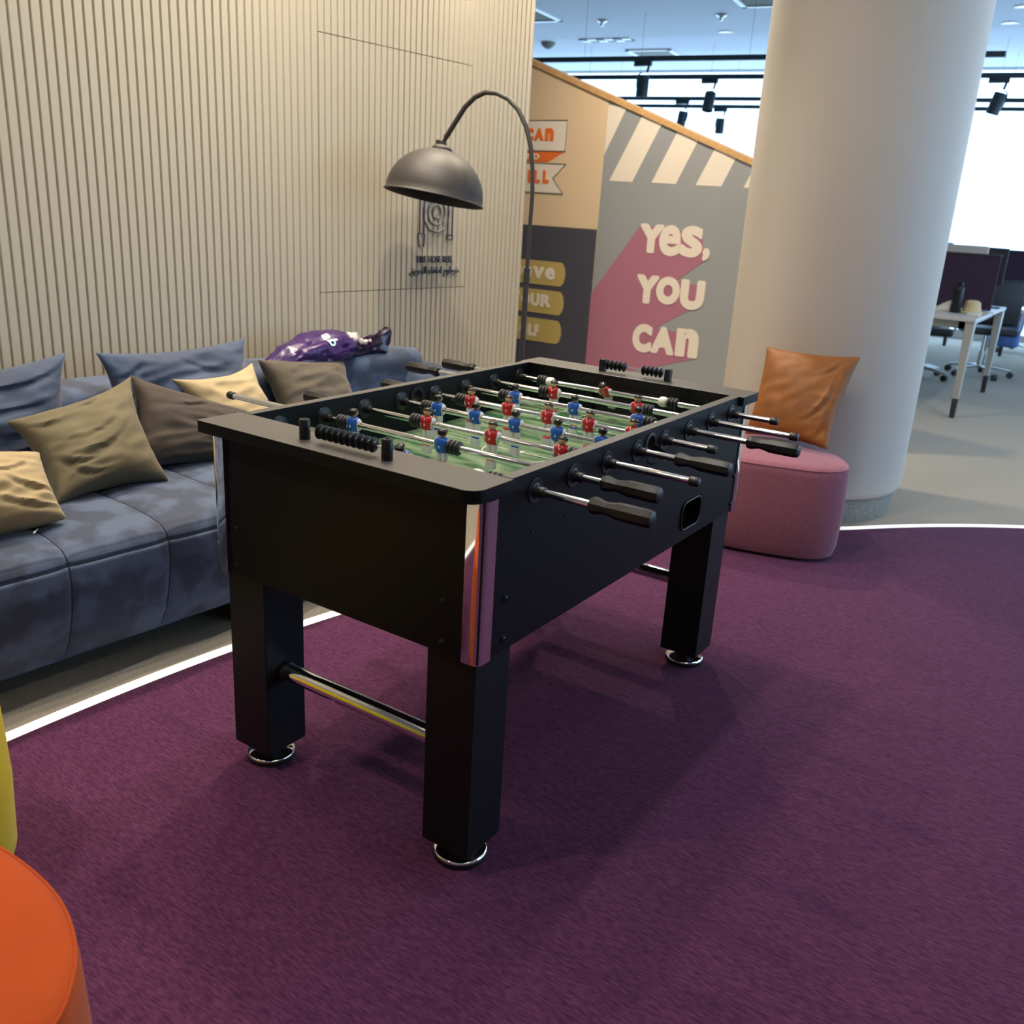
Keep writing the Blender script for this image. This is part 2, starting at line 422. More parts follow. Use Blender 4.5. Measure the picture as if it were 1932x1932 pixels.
mb = MB(); put_text(mb, '\ufed6\ufef3\ufeae\ufea4\ufedf\ufe8d \ufe80\ufe8e\ufed4\ufec3\ufe8d \ufee1\ufeee\ufec3\ufeae\ufea7', 2.362, 2.728, .990, 1.044, lambda a, b, o: SW(a, b, o + .002), th=.006, bold=.002)
if mb.v: build('arabic_lettering', mb, M_navy, fs_, smooth=0)

# ---- round column
CC = Vector((-.38, 3.44)); CR = .47
mb = MB()
mb.lathe([(CR - .10, .10), (CR - .04, .108), (CR - .012, .122), (CR, .15), (CR, CEIL)], 96, Matrix.Translation((CC.x, CC.y, 0)))
col = struct(build('column', mb, M_col, smooth=50))
tag(col, 'thick round cream column with a grey carpeted base', 'column')
mb = MB(); mb.lathe([(CR - .03, 0), (CR - .024, .05), (CR - .03, .112)], 96, Matrix.Translation((CC.x, CC.y, 0)), cap=False)
o = build('skirting', mb, M_skirt, col, smooth=60)

# ---- slanted poster partition
PY = 4.6
slope = -.3635
def ztop(x): return 2.299 + slope * (x + 3.012)
PX0, PX1 = -3.75, -.55
mb = MB(); poly = [(PX0, 0), (PX1, 0), (PX1, ztop(PX1)), (PX0, ztop(PX0))]
Mxz = Matrix(((1, 0, 0, 0), (0, 0, 1, 0), (0, 1, 0, 0), (0, 0, 0, 1)))
mb.prism(poly, PY, PY + .12, 0, Mxz)
part = struct(build('wall_back', mb, M_pbeige, smooth=0))
mb = MB(); mb.prism([(PX0, ztop(PX0)), (PX1, ztop(PX1)), (PX1, ztop(PX1) + .034), (PX0, ztop(PX0) + .034)], PY - .012, PY + .132, 0, Mxz)
o = struct(build('trim_1', mb, M_wood, smooth=0))
def PF(a, b, o): return Vector((a, PY - o, b))
def flat(mb, poly, lift, mi=0, th=.0012): mb.prism([(p[0], p[1]) for p in poly], PY - lift - th, PY - lift, mi, Mxz)
# beige panel with ribbon
rb = thing('wall_poster', 'beige wall poster with white and orange ribbon reading I CAN AND I WILL', 'poster', (-2.85, PY, 1.46))
mb = MB(); flat(mb, [(PX0, 1.236), (-2.381, 1.236), (-2.375, ztop(-2.375)), (PX0, ztop(PX0))], 0); build('background', mb, M_pbeige, rb, smooth=0)
def frame(mb, pts, r=.0035, lift=.004):
    mb.tube([PF(a, b, lift) for a, b in pts] , r, 4, closed=True)
mb = MB(); P1 = [(-3.35, 1.940), (-2.684, 1.940), (-2.690, 1.740), (-3.35, 1.740)]; flat(mb, P1, .003, 0)
P2 = [(-3.35, 1.662), (-2.676, 1.655), (-2.775, 1.560), (-2.683, 1.459), (-3.35, 1.462)]; flat(mb, P2, .003, 0)
frame_pts = (P1, P2)
build('ribbon', mb, M_pcream, rb, smooth=0)
mb = MB(); [frame(mb, q) for q in frame_pts]; build('ribbon_outline', mb, M_pline, rb, smooth=0)
mb = MB(); flat(mb, [(-3.35, 1.738), (-2.696, 1.738), (-2.826, 1.666), (-3.35, 1.666)], .002); build('ribbon_fold', mb, M_porange, rb, smooth=0)
mb = MB()
for ch, a0, a1 in (('I', -3.22, -3.18), ('C', -3.026, -2.958), ('A', -2.953, -2.872), ('n', -2.862, -2.788)):
    fat_text(mb, ch, a0, a1, 1.806, 1.890, PF, .005, .0045)
build('lettering', mb, M_porange, rb, smooth=0); mb = MB()
for ch, a0, a1 in (('I', -3.22, -3.18), ('W', -3.12, -2.998), ('I', -2.986, -2.954), ('L', -2.938, -2.880), ('L', -2.860, -2.806)):
    fat_text(mb, ch, a0, a1, 1.523, 1.612, PF, .005, .0045)
build('lettering', mb, M_porange, rb, smooth=0)
mb = MB(); put_text(mb, 'AND', -3.06, -2.90, 1.682, 1.722, PF, lift=.0035, bold=.04); build('small_lettering', mb, M_pcream, rb, smooth=0)
# charcoal panel with gold pills
dk = thing('wall_poster', 'charcoal wall poster with gold pills reading BELIEVE IN YOUR SELF', 'poster', (-2.85, PY, 0))
mb = MB(); flat(mb, [(PX0, .02), (-2.392, .02), (-2.385, 1.233), (PX0, 1.236)], 0); build('background', mb, M_pdark, dk, smooth=0)
def pill(mb, x0, x1, z0, z1, lift, mi=0):
    r = (z1 - z0) / 2; pts = [(x0, z1), (x0, z0)]
    for i in range(13):
        t = -PI / 2 + PI * i / 12; pts.append((x1 - r * .55 + r * .55 * math.cos(t), (z0 + z1) / 2 + r * math.sin(t)))
    flat(mb, pts, lift, mi)
mb = MB()
for z0, z1, x1 in ((.820, .990, -2.615), (.614, .784, -2.611), (.404, .574, -2.615)): pill(mb, -3.4, x1, z0, z1, .003)
build('pill_band', mb, M_pgold, dk, smooth=0)
mb = MB()
for word, b0, b1 in (((('B', -3.34, -3.27), ('e', -3.26, -3.19), ('L', -3.18, -3.12), ('I', -3.032, -3.000), ('e', -2.990, -2.905), ('v', -2.895, -2.795), ('e', -2.788, -2.703)), .862, .948),
                     ((('I', -3.32, -3.285), ('n', -3.27, -3.2), ('Y', -3.10, -2.99), ('O', -2.985, -2.905), ('U', -2.898, -2.822), ('R', -2.812, -2.722)), .662, .754),
                     ((('S', -3.075, -3.0), ('e', -2.985, -2.915), ('L', -2.905, -2.855), ('F', -2.850, -2.812)), .440, .528)):
    for ch, a0, a1 in word:
        fat_text(mb, ch, a0, a1, b0, b1, PF, .005, .0045, bold=.015)
    build('lettering', mb, M_pcream, dk, smooth=0); mb = MB()
# grey panel YES, YOU CAN
gy = thing('wall_poster', 'grey wall poster reading YES, YOU CAN with a pink long shadow', 'poster', (-1.5, PY, 0))
mb = MB(); flat(mb, [(-2.392, .02), (PX1, .02), (PX1, ztop(PX1)), (-2.375, ztop(-2.375))], 0); build('background', mb, M_pgrey, gy, smooth=0)
for q in ([(-2.374, 2.038), (-2.235, ztop(-2.235)), (-2.376, 1.724)],
          [(-2.112, ztop(-2.112)), (-1.967, ztop(-1.967)), (-2.145, 1.556), (-2.32, 1.560)],
          [(-1.849, ztop(-1.849)), (-1.700, ztop(-1.700)), (-1.824, 1.555), (-2.001, 1.558)],
          [(-1.578, ztop(-1.578)), (-1.431, ztop(-1.431)), (-1.506, 1.551), (-1.683, 1.553)],
          [(-1.300, ztop(-1.300)), (-1.155, ztop(-1.155)), (-1.185, 1.549), (-1.358, 1.550)]):
    mb = MB(); flat(mb, q, .0016); build('stripe', mb, M_pcream, gy, smooth=0)
mb = MB()
flat(mb, [(-2.045, 1.288), (-2.391, .798), (-2.391, .02), (-2.30, .15), (-2.0, .297), (-1.532, .449), (-1.56, .60), (-1.85, .615), (-1.832, .635), (-1.616, .768), (-1.56, .92), (-1.740, .945), (-1.556, 1.090), (-1.6, 1.25)], .0018)
build('long_shadow', mb, M_ppink, gy, smooth=0)
mb = MB()
for ch, a0, a1, b0, b1 in (('Y', -2.050, -1.868, 1.107, 1.297), ('e', -1.900, -1.742, 1.098, 1.298), ('s', -1.744, -1.585, 1.100, 1.302), (',', -1.580, -1.528, 1.085, 1.170),
                           ('Y', -2.040, -1.866, .772, .964), ('O', -1.885, -1.708, .780, .966), ('U', -1.705, -1.530, .764, .960),
                           ('C', -2.030, -1.880, .436, .634), ('A', -1.885, -1.705, .444, .630), ('n', -1.698, -1.532, .446, .640)):
    fat_text(mb, ch, a0, a1, b0, b1, PF, .007 if ch in 'es' else .010, .0036, bold=.02 if ch in 'es' else .035)
    if ch in ',Un': build('lettering', mb, M_pcream, gy, smooth=0); mb = MB()

# ================================================================== FOOSBALL TABLE
W, L, H = .752, 1.338, .88
TR, D, O1, O2, TT = .0257, .0859, .0136, .0362, .0268
LI, LW, LZ, CB, CW = .0123, .1214, .0522, .520, .038
RZ = .8385
YS = [.169 + .147 * i for i in range(8)]
ft = thing('foosball_table', 'black foosball table with chrome rods standing on the purple carpet', 'games table', (-W / 2, L / 2, 0))
def bool_cut(mb, cuts):
    me = bpy.data.meshes.new('a'); me.from_pydata(mb.v, [], mb.f); a = bpy.data.objects.new('a', me); COL.objects.link(a)
    tmp = []
    for c in cuts:
        cm = bpy.data.meshes.new('c'); cm.from_pydata(c.v, [], c.f)
        bm = bmesh.new(); bm.from_mesh(cm); bmesh.ops.recalc_face_normals(bm, faces=bm.faces[:]); bm.to_mesh(cm); bm.free()
        co = bpy.data.objects.new('c', cm); COL.objects.link(co); tmp.append(co)
        m = a.modifiers.new('b', 'BOOLEAN'); m.operation = 'DIFFERENCE'; m.object = co; m.solver = 'EXACT'
    bm = bmesh.new(); bm.from_mesh(me); bmesh.ops.recalc_face_normals(bm, faces=bm.faces[:]); bm.to_mesh(me); bm.free()
    dg = bpy.context.evaluated_depsgraph_get(); dg.update()
    out = bpy.data.meshes.new_from_object(a.evaluated_get(dg))
    for t in tmp + [a]: bpy.data.objects.remove(t)
    r = MB(); r.merge(out); return r
Rx90 = Matrix.Rotation(R(90), 4, 'Y')     # z axis -> x axis
def AX(x, y, z): return Matrix.Translation((x, y, z)) @ Rx90
def stadium(cy, cz, a, b, r, n=8):
    pts = []
    for sy, sz, t0 in ((1, 1, 0), (-1, 1, 90), (-1, -1, 180), (1, -1, 270)):
        for i in range(n + 1):
            t = R(t0 + 90 * i / n); pts.append((cy + sy * (a - r) + r * math.cos(t), cz + sz * (b - r) + r * math.sin(t)))
    return pts
Myz = Matrix(((0, 0, 1, 0), (1, 0, 0, 0), (0, 1, 0, 0), (0, 0, 0, 1)))   # (y,z,x) -> world
RH = (.985, .592, .062, .040, .026)
for side in (0, 1):
    x0, x1 = (-TR, 0) if side else (-W, -W + TR)
    mb = MB()
    mb.prism([(0.0, CB), (L, CB), (L, H - TT), (L - D, H - TT), (L - D, H), (D, H), (D, H - TT), (0, H - TT)], x0, x1, 0, Myz)
    c1 = MB(); c1.lathe([(.0215, -.1), (.0215, .1)], 28, AX((x0 + x1) / 2, .677, .841))
    c2 = MB(); c2.prism(stadium(*RH), -.1, .1, 0, Matrix.Translation(((x0 + x1) / 2, 0, 0)) @ Myz)
    mb = bool_cut(mb, [c1, c2] if side else [c1])
    build('side_panel', mb, M_black, ft, smooth=20)
for y0, y1 in ((0, .022), (L - .022, L)):
    mb = MB(); mb.box(-W + TR, -TR, y0, y1, CB, H - TT); build('end_panel', mb, M_black, ft, smooth=0)
def rrect(x0, x1, y0, y1, rs):
    pts = []
    for (cx, cy, sx, sy, t0), r in zip(((x0, y0, 1, 1, 180), (x1, y0, -1, 1, 270), (x1, y1, -1, -1, 0), (x0, y1, 1, -1, 90)), rs):
        for i in range(9):
            t = R(t0 + 90 * i / 8); pts.append((cx + sx * r + r * math.cos(t), cy + sy * r + r * math.sin(t)))
    return pts
for poly in (rrect(-W - O1, .003, -O2, D, (.007, .034, .001, .014)), rrect(-W - O1, O1, L - D, L + O2, (.010, .002, .004, .020))):
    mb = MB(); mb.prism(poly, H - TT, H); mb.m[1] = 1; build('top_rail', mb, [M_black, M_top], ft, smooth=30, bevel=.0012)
for x0 in (-W, -TR):       # top of each side panel, painted paler to imitate reflected light
    mb = MB(); mb.box(x0 + .0002, x0 + TR - .0002, D + .0005, L - D - .0005, H, H + .0008); build('rail_lit_top', mb, M_top, ft, smooth=0)
# playing surface
FZ = .748
fld = MB(); fld.box(-W + TR, -TR, .06, L - .06, FZ - .013, FZ); field = build('playing_field', fld, M_field, ft, smooth=0)
mb = MB()
cxm, cym = -W / 2, .6835
def ring(mb, cx, cy, r0, r1, a0=0, a1=360, n=64, z=FZ + .0004):
    k = int(n * (a1 - a0) / 360)
    vs = []; fs = []
    for i in range(k + 1):
        t = R(a0 + (a1 - a0) * i / k)
        for r in (r0, r1): vs.append((cx + r * math.cos(t), cy + r * math.sin(t), z))
    for i in range(k): fs.append((2 * i, 2 * i + 1, 2 * i + 3, 2 * i + 2))
    mb.add(vs, fs)
def pm(mb): build('pitch_marking', mb, M_line, field, smooth=0, recalc=False); return MB()
ring(mb, cxm, cym, .098, .102); mb = pm(mb); ring(mb, cxm, cym, 0.0005, .014, n=24); mb = pm(mb)
def fl(x0, x1, y0, y1): mb.add([(x0, y0, FZ + .0004), (x1, y0, FZ + .0004), (x1, y1, FZ + .0004), (x0, y1, FZ + .0004)], [(0, 1, 2, 3)])
fl(-W + TR, -TR, cym - .002, cym + .002); mb = pm(mb)
for sgn, y in ((1, .087), (-1, L - .087)):
    for hw, dp in ((.19, .19), (.11, .085)):
        fl(cxm - hw, cxm - hw + .004, min(y, y + sgn * dp), max(y, y + sgn * dp)); fl(cxm + hw - .004, cxm + hw, min(y, y + sgn * dp), max(y, y + sgn * dp))
        fl(cxm - hw, cxm + hw, y + sgn * dp - .002, y + sgn * dp + .002); mb = pm(mb)
    ring(mb, cxm, y + sgn * .19, .050, .054, 0 if sgn > 0 else 180, 180 if sgn > 0 else 360); mb = pm(mb)
    ring(mb, cxm, y + sgn * .14, .0005, .007, n=16); mb = pm(mb)
mb = MB()
for k, (dx, wd) in enumerate(((0, .012), (.020, .005), (.032, .005), (.044, .012))): mb.box(-.345 + dx, -.345 + dx + wd, .402 - k * .001, .412, FZ + .0003, FZ + .0008)
build('pitch_print', mb, M_hair, field, smooth=0)
# inner end walls with goal mouths and a ledge
for sgn, y in ((1, .0859), (-1, L - .0859)):
    a, b = sorted((y, y - sgn * .018))
    mb = MB(); mb.box(-W + TR, cxm - .105, a, b, FZ, H - TT); mb.box(cxm + .105, -TR, a, b, FZ, H - TT); mb.box(cxm - .105, cxm + .105, a, b, FZ + .075, H - TT)
    a2, b2 = sorted((y, y + sgn * .004)); mb.box(-W + TR, -TR, a2, b2, FZ + .088, FZ + .094)
    build('inner_end_wall', mb, M_black, ft, smooth=0)
    a3, b3 = sorted((y - sgn * .019, y - sgn * .06))
    mb = MB(); mb.box(cxm - .12, cxm + .12, a3, b3, FZ + .001, FZ + .09); build('goal_pocket', mb, M_dark, ft, smooth=0)
# floor board of the cabinet
mb = MB(); mb.box(-W + TR, -TR, .022, L - .022, CB + .004, CB + .016); build('cabinet_base', mb, M_leg, ft, smooth=0)
# legs with levelling feet
def leg(cx, cy):
    x0, x1 = (-LI - LW, -LI) if cx > -W / 2 else (-W + LI, -W + LI + LW)
    y0, y1 = (LI, LI + LW) if cy < L / 2 else (L - LI - LW, L - LI)
    mb = MB(); mb.box(x0, x1, y0, y1, LZ, CB + .004)
    lg = build('leg', mb, M_leg, ft, smooth=0, bevel=.002)
    M = Matrix.Translation(((x0 + x1) / 2, (y0 + y1) / 2, 0))
    mb = MB(); mb.lathe([(.0595, .0165), (.0605, .0185), (.0595, .0215), (.057, .0235), (.050, .0245), (.030, .030), (.022, .036), (.020, .0525)], 48, M)
    f = build('leveling_foot', mb, M_chrome, lg, smooth=50)
    mb = MB(); mb.lathe([(.052, .004), (.0585, .0045), (.0605, .008), (.0605, .0165), (.055, .0168)], 48, M); build('foot_pad', mb, M_rubber, lg, smooth=50)
for cx in (-W, 0):
    for cy in (0, L): leg(cx, cy)
for yy, zz in ((LI + LW / 2, .266), (L - LI - LW / 2, .271)):
    mb = MB(); mb.lathe([(.0215, 0), (.0215, W - 2 * LI - 2 * LW)], 32, AX(-W + LI + LW, yy, zz)); br = build('cross_bar', mb, M_chrome, ft, smooth=50)
    for xx in (-W + LI + LW, -LI - LW - .012):
        mb = MB(); mb.lathe([(.025, 0), (.0255, .006), (.0225, .012)], 32, AX(xx, yy, zz)); build('collar', mb, M_rubber, br, smooth=50)
# chrome corner guards
def corner(cx, cy, sx, sy):
    th = .009 if sx > 0 else .0035; r = .014
    def arc(e, r):
        pts = [(CW - 0, -e)]
        for i in range(11):
            t = R(270 - 90 * i / 10); pts.append((r - e * 0 + (r + e) * math.cos(t), r + (r + e) * math.sin(t)))
        pts.append((-e, CW)); return pts
    outer_ = arc(th, r); inner_ = arc(0.0002, r)
    poly = outer_ + inner_[::-1]
    poly = [(cx + sx * p[0], cy + sy * p[1]) for p in poly]
    mb = MB(); n = len(poly) // 2
    vs = [(p[0], p[1], z) for z in (CB - .002, H - TT - .001) for p in poly]; N = len(poly)
    fs = [(i, (i + 1) % N, N + (i + 1) % N, N + i) for i in range(N)]
    for i in range(n - 1): fs.append((i, i + 1, N - 2 - i, N - 1 - i)); fs.append((N + i, N + i + 1, 2 * N - 2 - i, 2 * N - 1 - i))
    mb.add(vs, fs); build('corner_guard', mb, M_chrome, ft, smooth=40)
for cx, sx in ((0, -1), (-W, 1)):
    for cy, sy in ((0, 1), (L, -1)): corner(cx, cy, sx, sy)
# bolts
def bolt(M):
    mb = MB(); mb.lathe([(.0085, 0), (.0085, .0012), (.0062, .0015), (.0058, .004), (.0042, .0052), (.0028, .0052), (.0028, .0028)], 20, M)
    build('bolt', mb, M_plastic, ft, smooth=40)
for x in (-.689, -.087):
    for z in (.632, .543):
        bolt(Matrix.Translation((x, 0, z)) @ Matrix.Rotation(R(90), 4, 'X')); bolt(Matrix.Translation((x, L, z)) @ Matrix.Rotation(R(-90), 4, 'X'))
for y in (.083, 1.290):
    for z in (.635, .547):
        bolt(AX(0, y, z)); bolt(Matrix.Translation((-W, y, z)) @ Matrix.Rotation(R(-90), 4, 'Y'))
def screw(x, y, z, s=1):
    mb = MB(); mb.lathe([(.0035, 0), (.003, .0022), (.0012, .0026)], 12, Matrix.Translation((x, y, z)) @ Matrix.Rotation(R(90 * s), 4, 'Y')); build('screw', mb, M_plastic, ft, smooth=40)
for y, z in ((.295, .757), (.165, .752), (.60, .80)): screw(0, y, z)
# ball return opening rim and tray, ball entry ring and cup
mb = MB(); P = stadium(*RH); P = [Vector((.002, p[0], p[1])) for p in P]; mb.tube(P, .0032, 8, closed=True)
rim = build('ball_return_rim', mb, M_plastic, ft, smooth=60)
mb = MB(); P = stadium(RH[0], RH[1], RH[2] + .012, RH[3] + .012, .03)
n = len(P); vs = [(-.0262, p[0], p[1]) for p in P] + [(-.075, p[0], p[1]) for p in P]
mb.add(vs, [(i, (i + 1) % n, n + (i + 1) % n, n + i) for i in range(n)] + [tuple(range(n, 2 * n))]); build('ball_tray', mb, M_dark, rim, smooth=40)
for side, xo in ((1, 0), (-1, -W)):
    mb = MB(); M = AX(xo, .677, .841) if side > 0 else Matrix.Translation((xo, .677, .841)) @ Matrix.Rotation(R(-90), 4, 'Y')
    mb.lathe([(.0200, -TR - .003), (.0300, -TR - .003), (.0300, -TR - .0005), (.0212, -TR - .0005), (.0212, .0005), (.0300, .0005), (.0290, .0035), (.0235, .005), (.0200, .004), (.0200, -TR - .003)], 40, M, cap=False)
    en = build('ball_entry_ring', mb, M_plastic, ft, smooth=40)
    if side > 0:
        mb = MB()
        def cup(u, v):
            t = -PI + PI * u; return Vector((.003 + .045 * v * (1 - .2 * abs(math.cos(t))), .677 + .021 * math.cos(t) * (1 - .25 * v), .838 + .021 * math.sin(t) * (1 - .2 * v) - .012 * v))
        mb.grid(cup, 15, 7); mb.tube([(.004, .658, .812), (.010, .655, .802), (.022, .655, .800), (.026, .656, .806)], .0016, 6)
        build('ball_entry_cup', mb, M_plastic, en, smooth=60)

# player figure (local: rod axis at the origin along x, faces +y)
def player_mesh(jersey, name):
    mb = MB()
    def loops(rows, mi, n=16):
        vs = []; 
        for z, rx, ry, cx, cy in rows:
            for k in range(n):
                a = 2 * PI * k / n; ca, sa = math.cos(a), math.sin(a)
                e = .8; vs.append((cx + rx * math.copysign(abs(ca) ** e, ca), cy + ry * math.copysign(abs(sa) ** e, sa), z))
        fs = [(j * n + k, j * n + (k + 1) % n, (j + 1) * n + (k + 1) % n, (j + 1) * n + k) for j in range(len(rows) - 1) for k in range(n)]
        fs += [tuple(range(n))[::-1], tuple((len(rows) - 1) * n + k for k in range(n))]; mb.add(vs, fs, mi)
    # 0 jersey 1 white 2 skin 3 hair 4 foot
    loops([(-.0205, .0150, .0100, 0, 0), (-.012, .0158, .0115, 0, 0), (0, .0170, .0128, 0, 0), (.010, .0186, .0122, 0, 0), (.018, .0172, .0098, 0, 0), (.0220, .0115, .0075, 0, 0), (.0235, .0070, .0060, 0, 0)], 0)
    for s in (-1, 1):
        loops([(-.017, .0014, .0060, s * .0166, .001), (-.010, .0022, .0088, s * .0176, .001), (.004, .0024, .0094, s * .0190, 0), (.013, .0024, .0078, s * .0190, 0), (.0185, .0016, .0040, s * .0165, 0)], 1, 10)
        loops([(-.045, .0072, .0075, s * .0070, 0), (-.034, .0074, .0084, s * .0069, 0), (-.022, .0072, .0086, s * .0066, 0), (-.0165, .0060, .0070, s * .0062, 0)], 1, 12)
        loops([(-.060, .0042, .0048, s * .0062, .001), (-.050, .0048, .0054, s * .0064, 0), (-.043, .0052, .0058, s * .0066, 0)], 2, 10)
        loops([(-.0665, .0056, .0070, s * .0058, .002), (-.0635, .0054, .0060, s * .0060, .001)], 0, 10)
    loops([(.0225, .0052, .0050, 0, 0), (.028, .0048, .0050, 0, .0005)], 2, 12)
    loops([(.0255, .0035, .0040, 0, .003), (.0275, .0062, .0068, 0, .002), (.032, .0078, .0088, 0, .0015), (.037, .0082, .0092, 0, .001), (.042, .0078, .0086, 0, 0), (.046, .005, .006, 0, 0)], 2, 16)
    mb.add([(-.0016, .0098, .0335), (.0016, .0098, .0335), (0, .0098, .0375), (0, .0125, .0338)], [(0, 1, 3), (1, 2, 3), (2, 0, 3), (0, 2, 1)], 2)
    for s in (-1, 1): mb.lathe([(.0008, -.0025), (.0018, 0), (.0008, .0025)], 8, Matrix.Translation((s * .0084, .0005, .0345)), 2)
    loops([(.0300, .0066, .0055, 0, -.0040), (.034, .0088, .0074, 0, -.0030), (.038, .0094, .0086, 0, -.0016), (.0405, .0096, .0102, 0, -.0002), (.0445, .0086, .0094, 0, -.0002), (.0480, .0050, .0058, 0, 0)], 3, 16)
    # foot block and chest badge, back number
    mb.prism([(-.0115, -.0065), (.0115, -.0065), (.0115, .0085), (-.0115, .0085)], -.0870, -.0665, 4)
    me_s = glyphs('8', .03)
    for sgn in (1, -1):
        M = Matrix.Translation((0, sgn * .0128, -.004)) @ (Matrix.Rotation(R(90), 4, 'X') if sgn < 0 else (Matrix.Rotation(PI, 4, 'Z') @ Matrix.Rotation(R(90), 4, 'X'))) @ Matrix.Scale(.010, 4) @ Matrix.Translation((-.3, -.35, 0))
        mb.merge(me_s, M, 1)
    mb.tube([(-.006, .0078, .0215), (-.001, .0128, .012), (0, .0134, .0095), (.001, .0128, .012), (.006, .0078, .0215)], .0008, 6, 1)
    nv = []
    for x, y, z in mb.v:
        hs = 1.16 if z > .0245 else 1.0
        z2 = z * .80 if z > -.045 else (-.036 + (z + .045) * 1.02)
        nv.append((x * hs, y * hs, z2))
    mb.v = nv
    me = bpy.data.meshes.new(name); me.from_pydata(mb.v, [], mb.f); me.polygons.foreach_set('material_index', mb.m)
    for m in (jersey, M_white, M_skin, M_hair, M_footw): me.materials.append(m)
    me.polygons.foreach_set('use_smooth', [True] * len(me.polygons)); me.set_sharp_from_angle(angle=R(45))
    return me
PM = {'b': player_mesh(M_blue, 'player_figure'), 'r': player_mesh(M_red, 'player_figure')}
bump_mb = MB(); pr_ = [(.0085, -.0165)]
for k in range(3):
    c = -.011 + .011 * k
    pr_ += [(.0125, c - .0050), (.0165, c - .0030), (.0175, c), (.0165, c + .0030), (.0125, c + .0050)]
pr_ += [(.0085, .0165)]; bump_mb.lathe(pr_, 24, Rx90)
hp = [(.0105, 0), (.0150, .003), (.0172, .010), (.0168, .016), (.0122, .034), (.0140, .048), (.0174, .062), (.0178, .122), (.0160, .132), (.010, .1345)]
hand_mb = MB(); hand_mb.lathe(hp, 8, Rx90 @ Matrix.Rotation(R(22.5), 4, 'Z'))
cap_mb = MB(); cap_mb.lathe([(.0094, 0), (.0105, .002), (.0105, .018), (.009, .022), (.005, .0235)], 20, Rx90)
coll_mb = MB(); coll_mb.lathe([(.0085, -.013), (.0135, -.011), (.0155, -.003), (.0150, .006), (.0115, .012), (.0085, .0135)], 20, Rx90)
def meshof(mb, m, sm):
    me = bpy.data.meshes.new('part'); me.from_pydata(mb.v, [], mb.f); me.materials.append(m)
    bm = bmesh.new(); bm.from_mesh(me); bmesh.ops.recalc_face_normals(bm, faces=bm.faces[:]); bm.to_mesh(me); bm.free()
    me.polygons.foreach_set('use_smooth', [True] * len(me.polygons)); me.set_sharp_from_angle(angle=R(sm)); return me
MEB, MEH, MEC, MEW = meshof(bump_mb, M_rubber, 50), meshof(hand_mb, M_handle, 25), meshof(cap_mb, M_rubber, 45), meshof(coll_mb, M_white, 50)
def sub(name, me, parent, loc, rot=(0, 0, 0), label=None):
    o = bpy.data.objects.new(name, me); COL.objects.link(o); o.parent = parent
    o.location = Vector(loc) - wloc(parent); o.rotation_euler = rot
    if label: o['label'] = label
    return o
RODS = [  # team, x left end, x right end, left fitting, right fitting, players, bumpers, white collars, tilt of figures
    ('b', -.870, .128, 'c', 'h', [-.335], [-.62, -.10], [-.58, -.14], 34),
    ('b', -1.070, .072, 'c', 'h', [-.626, -.349], [-.660, -.315], [], 0),
    ('r', -.812, .205, 'h', 'c', [-.513, -.313, -.117], [-.547, -.083], [], 0),
    ('b', -.85, .103, 'c', 'h', [-.597, -.471, -.345, -.219, -.094], [-.632, -.060], [], 0),
    ('r', -.794, .122, 'h', 'c', [-.595, -.468, -.340, -.213, -.086], [-.629, -.052], [], 0),
    ('b', -.86, .163, 'c', 'h', [-.545, -.345, -.147], [-.581, -.113], [], 0),
    ('r', -.948, .226, 'h', 'c', [-.504, -.223], [-.537, -.190], [], 4),
    ('r', -.912, .122, 'h', 'c', [-.408], [-.638, -.180], [-.608, -.211], 46)]
for i, (tm, xl, xr, fl_, fr_, pls, bps, cols, tilt) in enumerate(RODS):
    y = YS[i]
    mb = MB(); mb.lathe([(.0079, 0), (.0079, xr - xl)], 20, Matrix.Translation((xl, 0, 0)) @ Rx90)
    rod = build('rod', mb, M_rod, ft, loc=(0, y, RZ), smooth=50)
    for side, kind, xx in ((-1, fl_, xl), (1, fr_, xr)):
        r0 = (0, 0, 0) if side > 0 else (0, 0, PI)
        if kind == 'h': sub('handle', MEH, rod, (xx - side * .004, y, RZ), (R(random.uniform(-6, 6)), 0, r0[2]))
        else: sub('end_cap', MEC, rod, (xx - side * .006, y, RZ), r0)
    for px in pls:
        rot = (R(-tilt) if tm == 'b' else R(tilt), 0, 0) if tm == 'b' else (R(-tilt), 0, PI)
        if tm == 'b' and tilt: rot = (R(tilt), 0, 0)
        sub('player_figure', PM[tm], rod, (px, y, RZ), rot, 'player figure in blue jersey' if tm == 'b' else 'player figure in red jersey')
    for px in bps: sub('rubber_bumper', MEB, rod, (px, y, RZ))
    for px in cols: sub('collar', MEW, rod, (px, y, RZ), label='white collar')
    for xo, s in ((0, 1), (-W, -1)):
        mb = MB(); M = AX(xo, y, RZ) if s > 0 else Matrix.Translation((xo, y, RZ)) @ Matrix.Rotation(R(-90), 4, 'Y')
        mb.lathe([(.0083, -TR - .026), (.0108, -TR - .026), (.0112, -TR - .006), (.0140, -TR - .0045), (.0255, -TR - .003), (.0268, -TR), (.0268, -TR - .0001), (.0112, -TR + .0001), (.0112, 0), (.0268, .0001), (.0265, .0022), (.0215, .0032), (.0200, .0026), (.0140, .0036), (.0118, .0060), (.0108, .024), (.0083, .025)], 32, M, cap=False)
        build('rod_bearing', mb, M_plastic, ft, smooth=40)
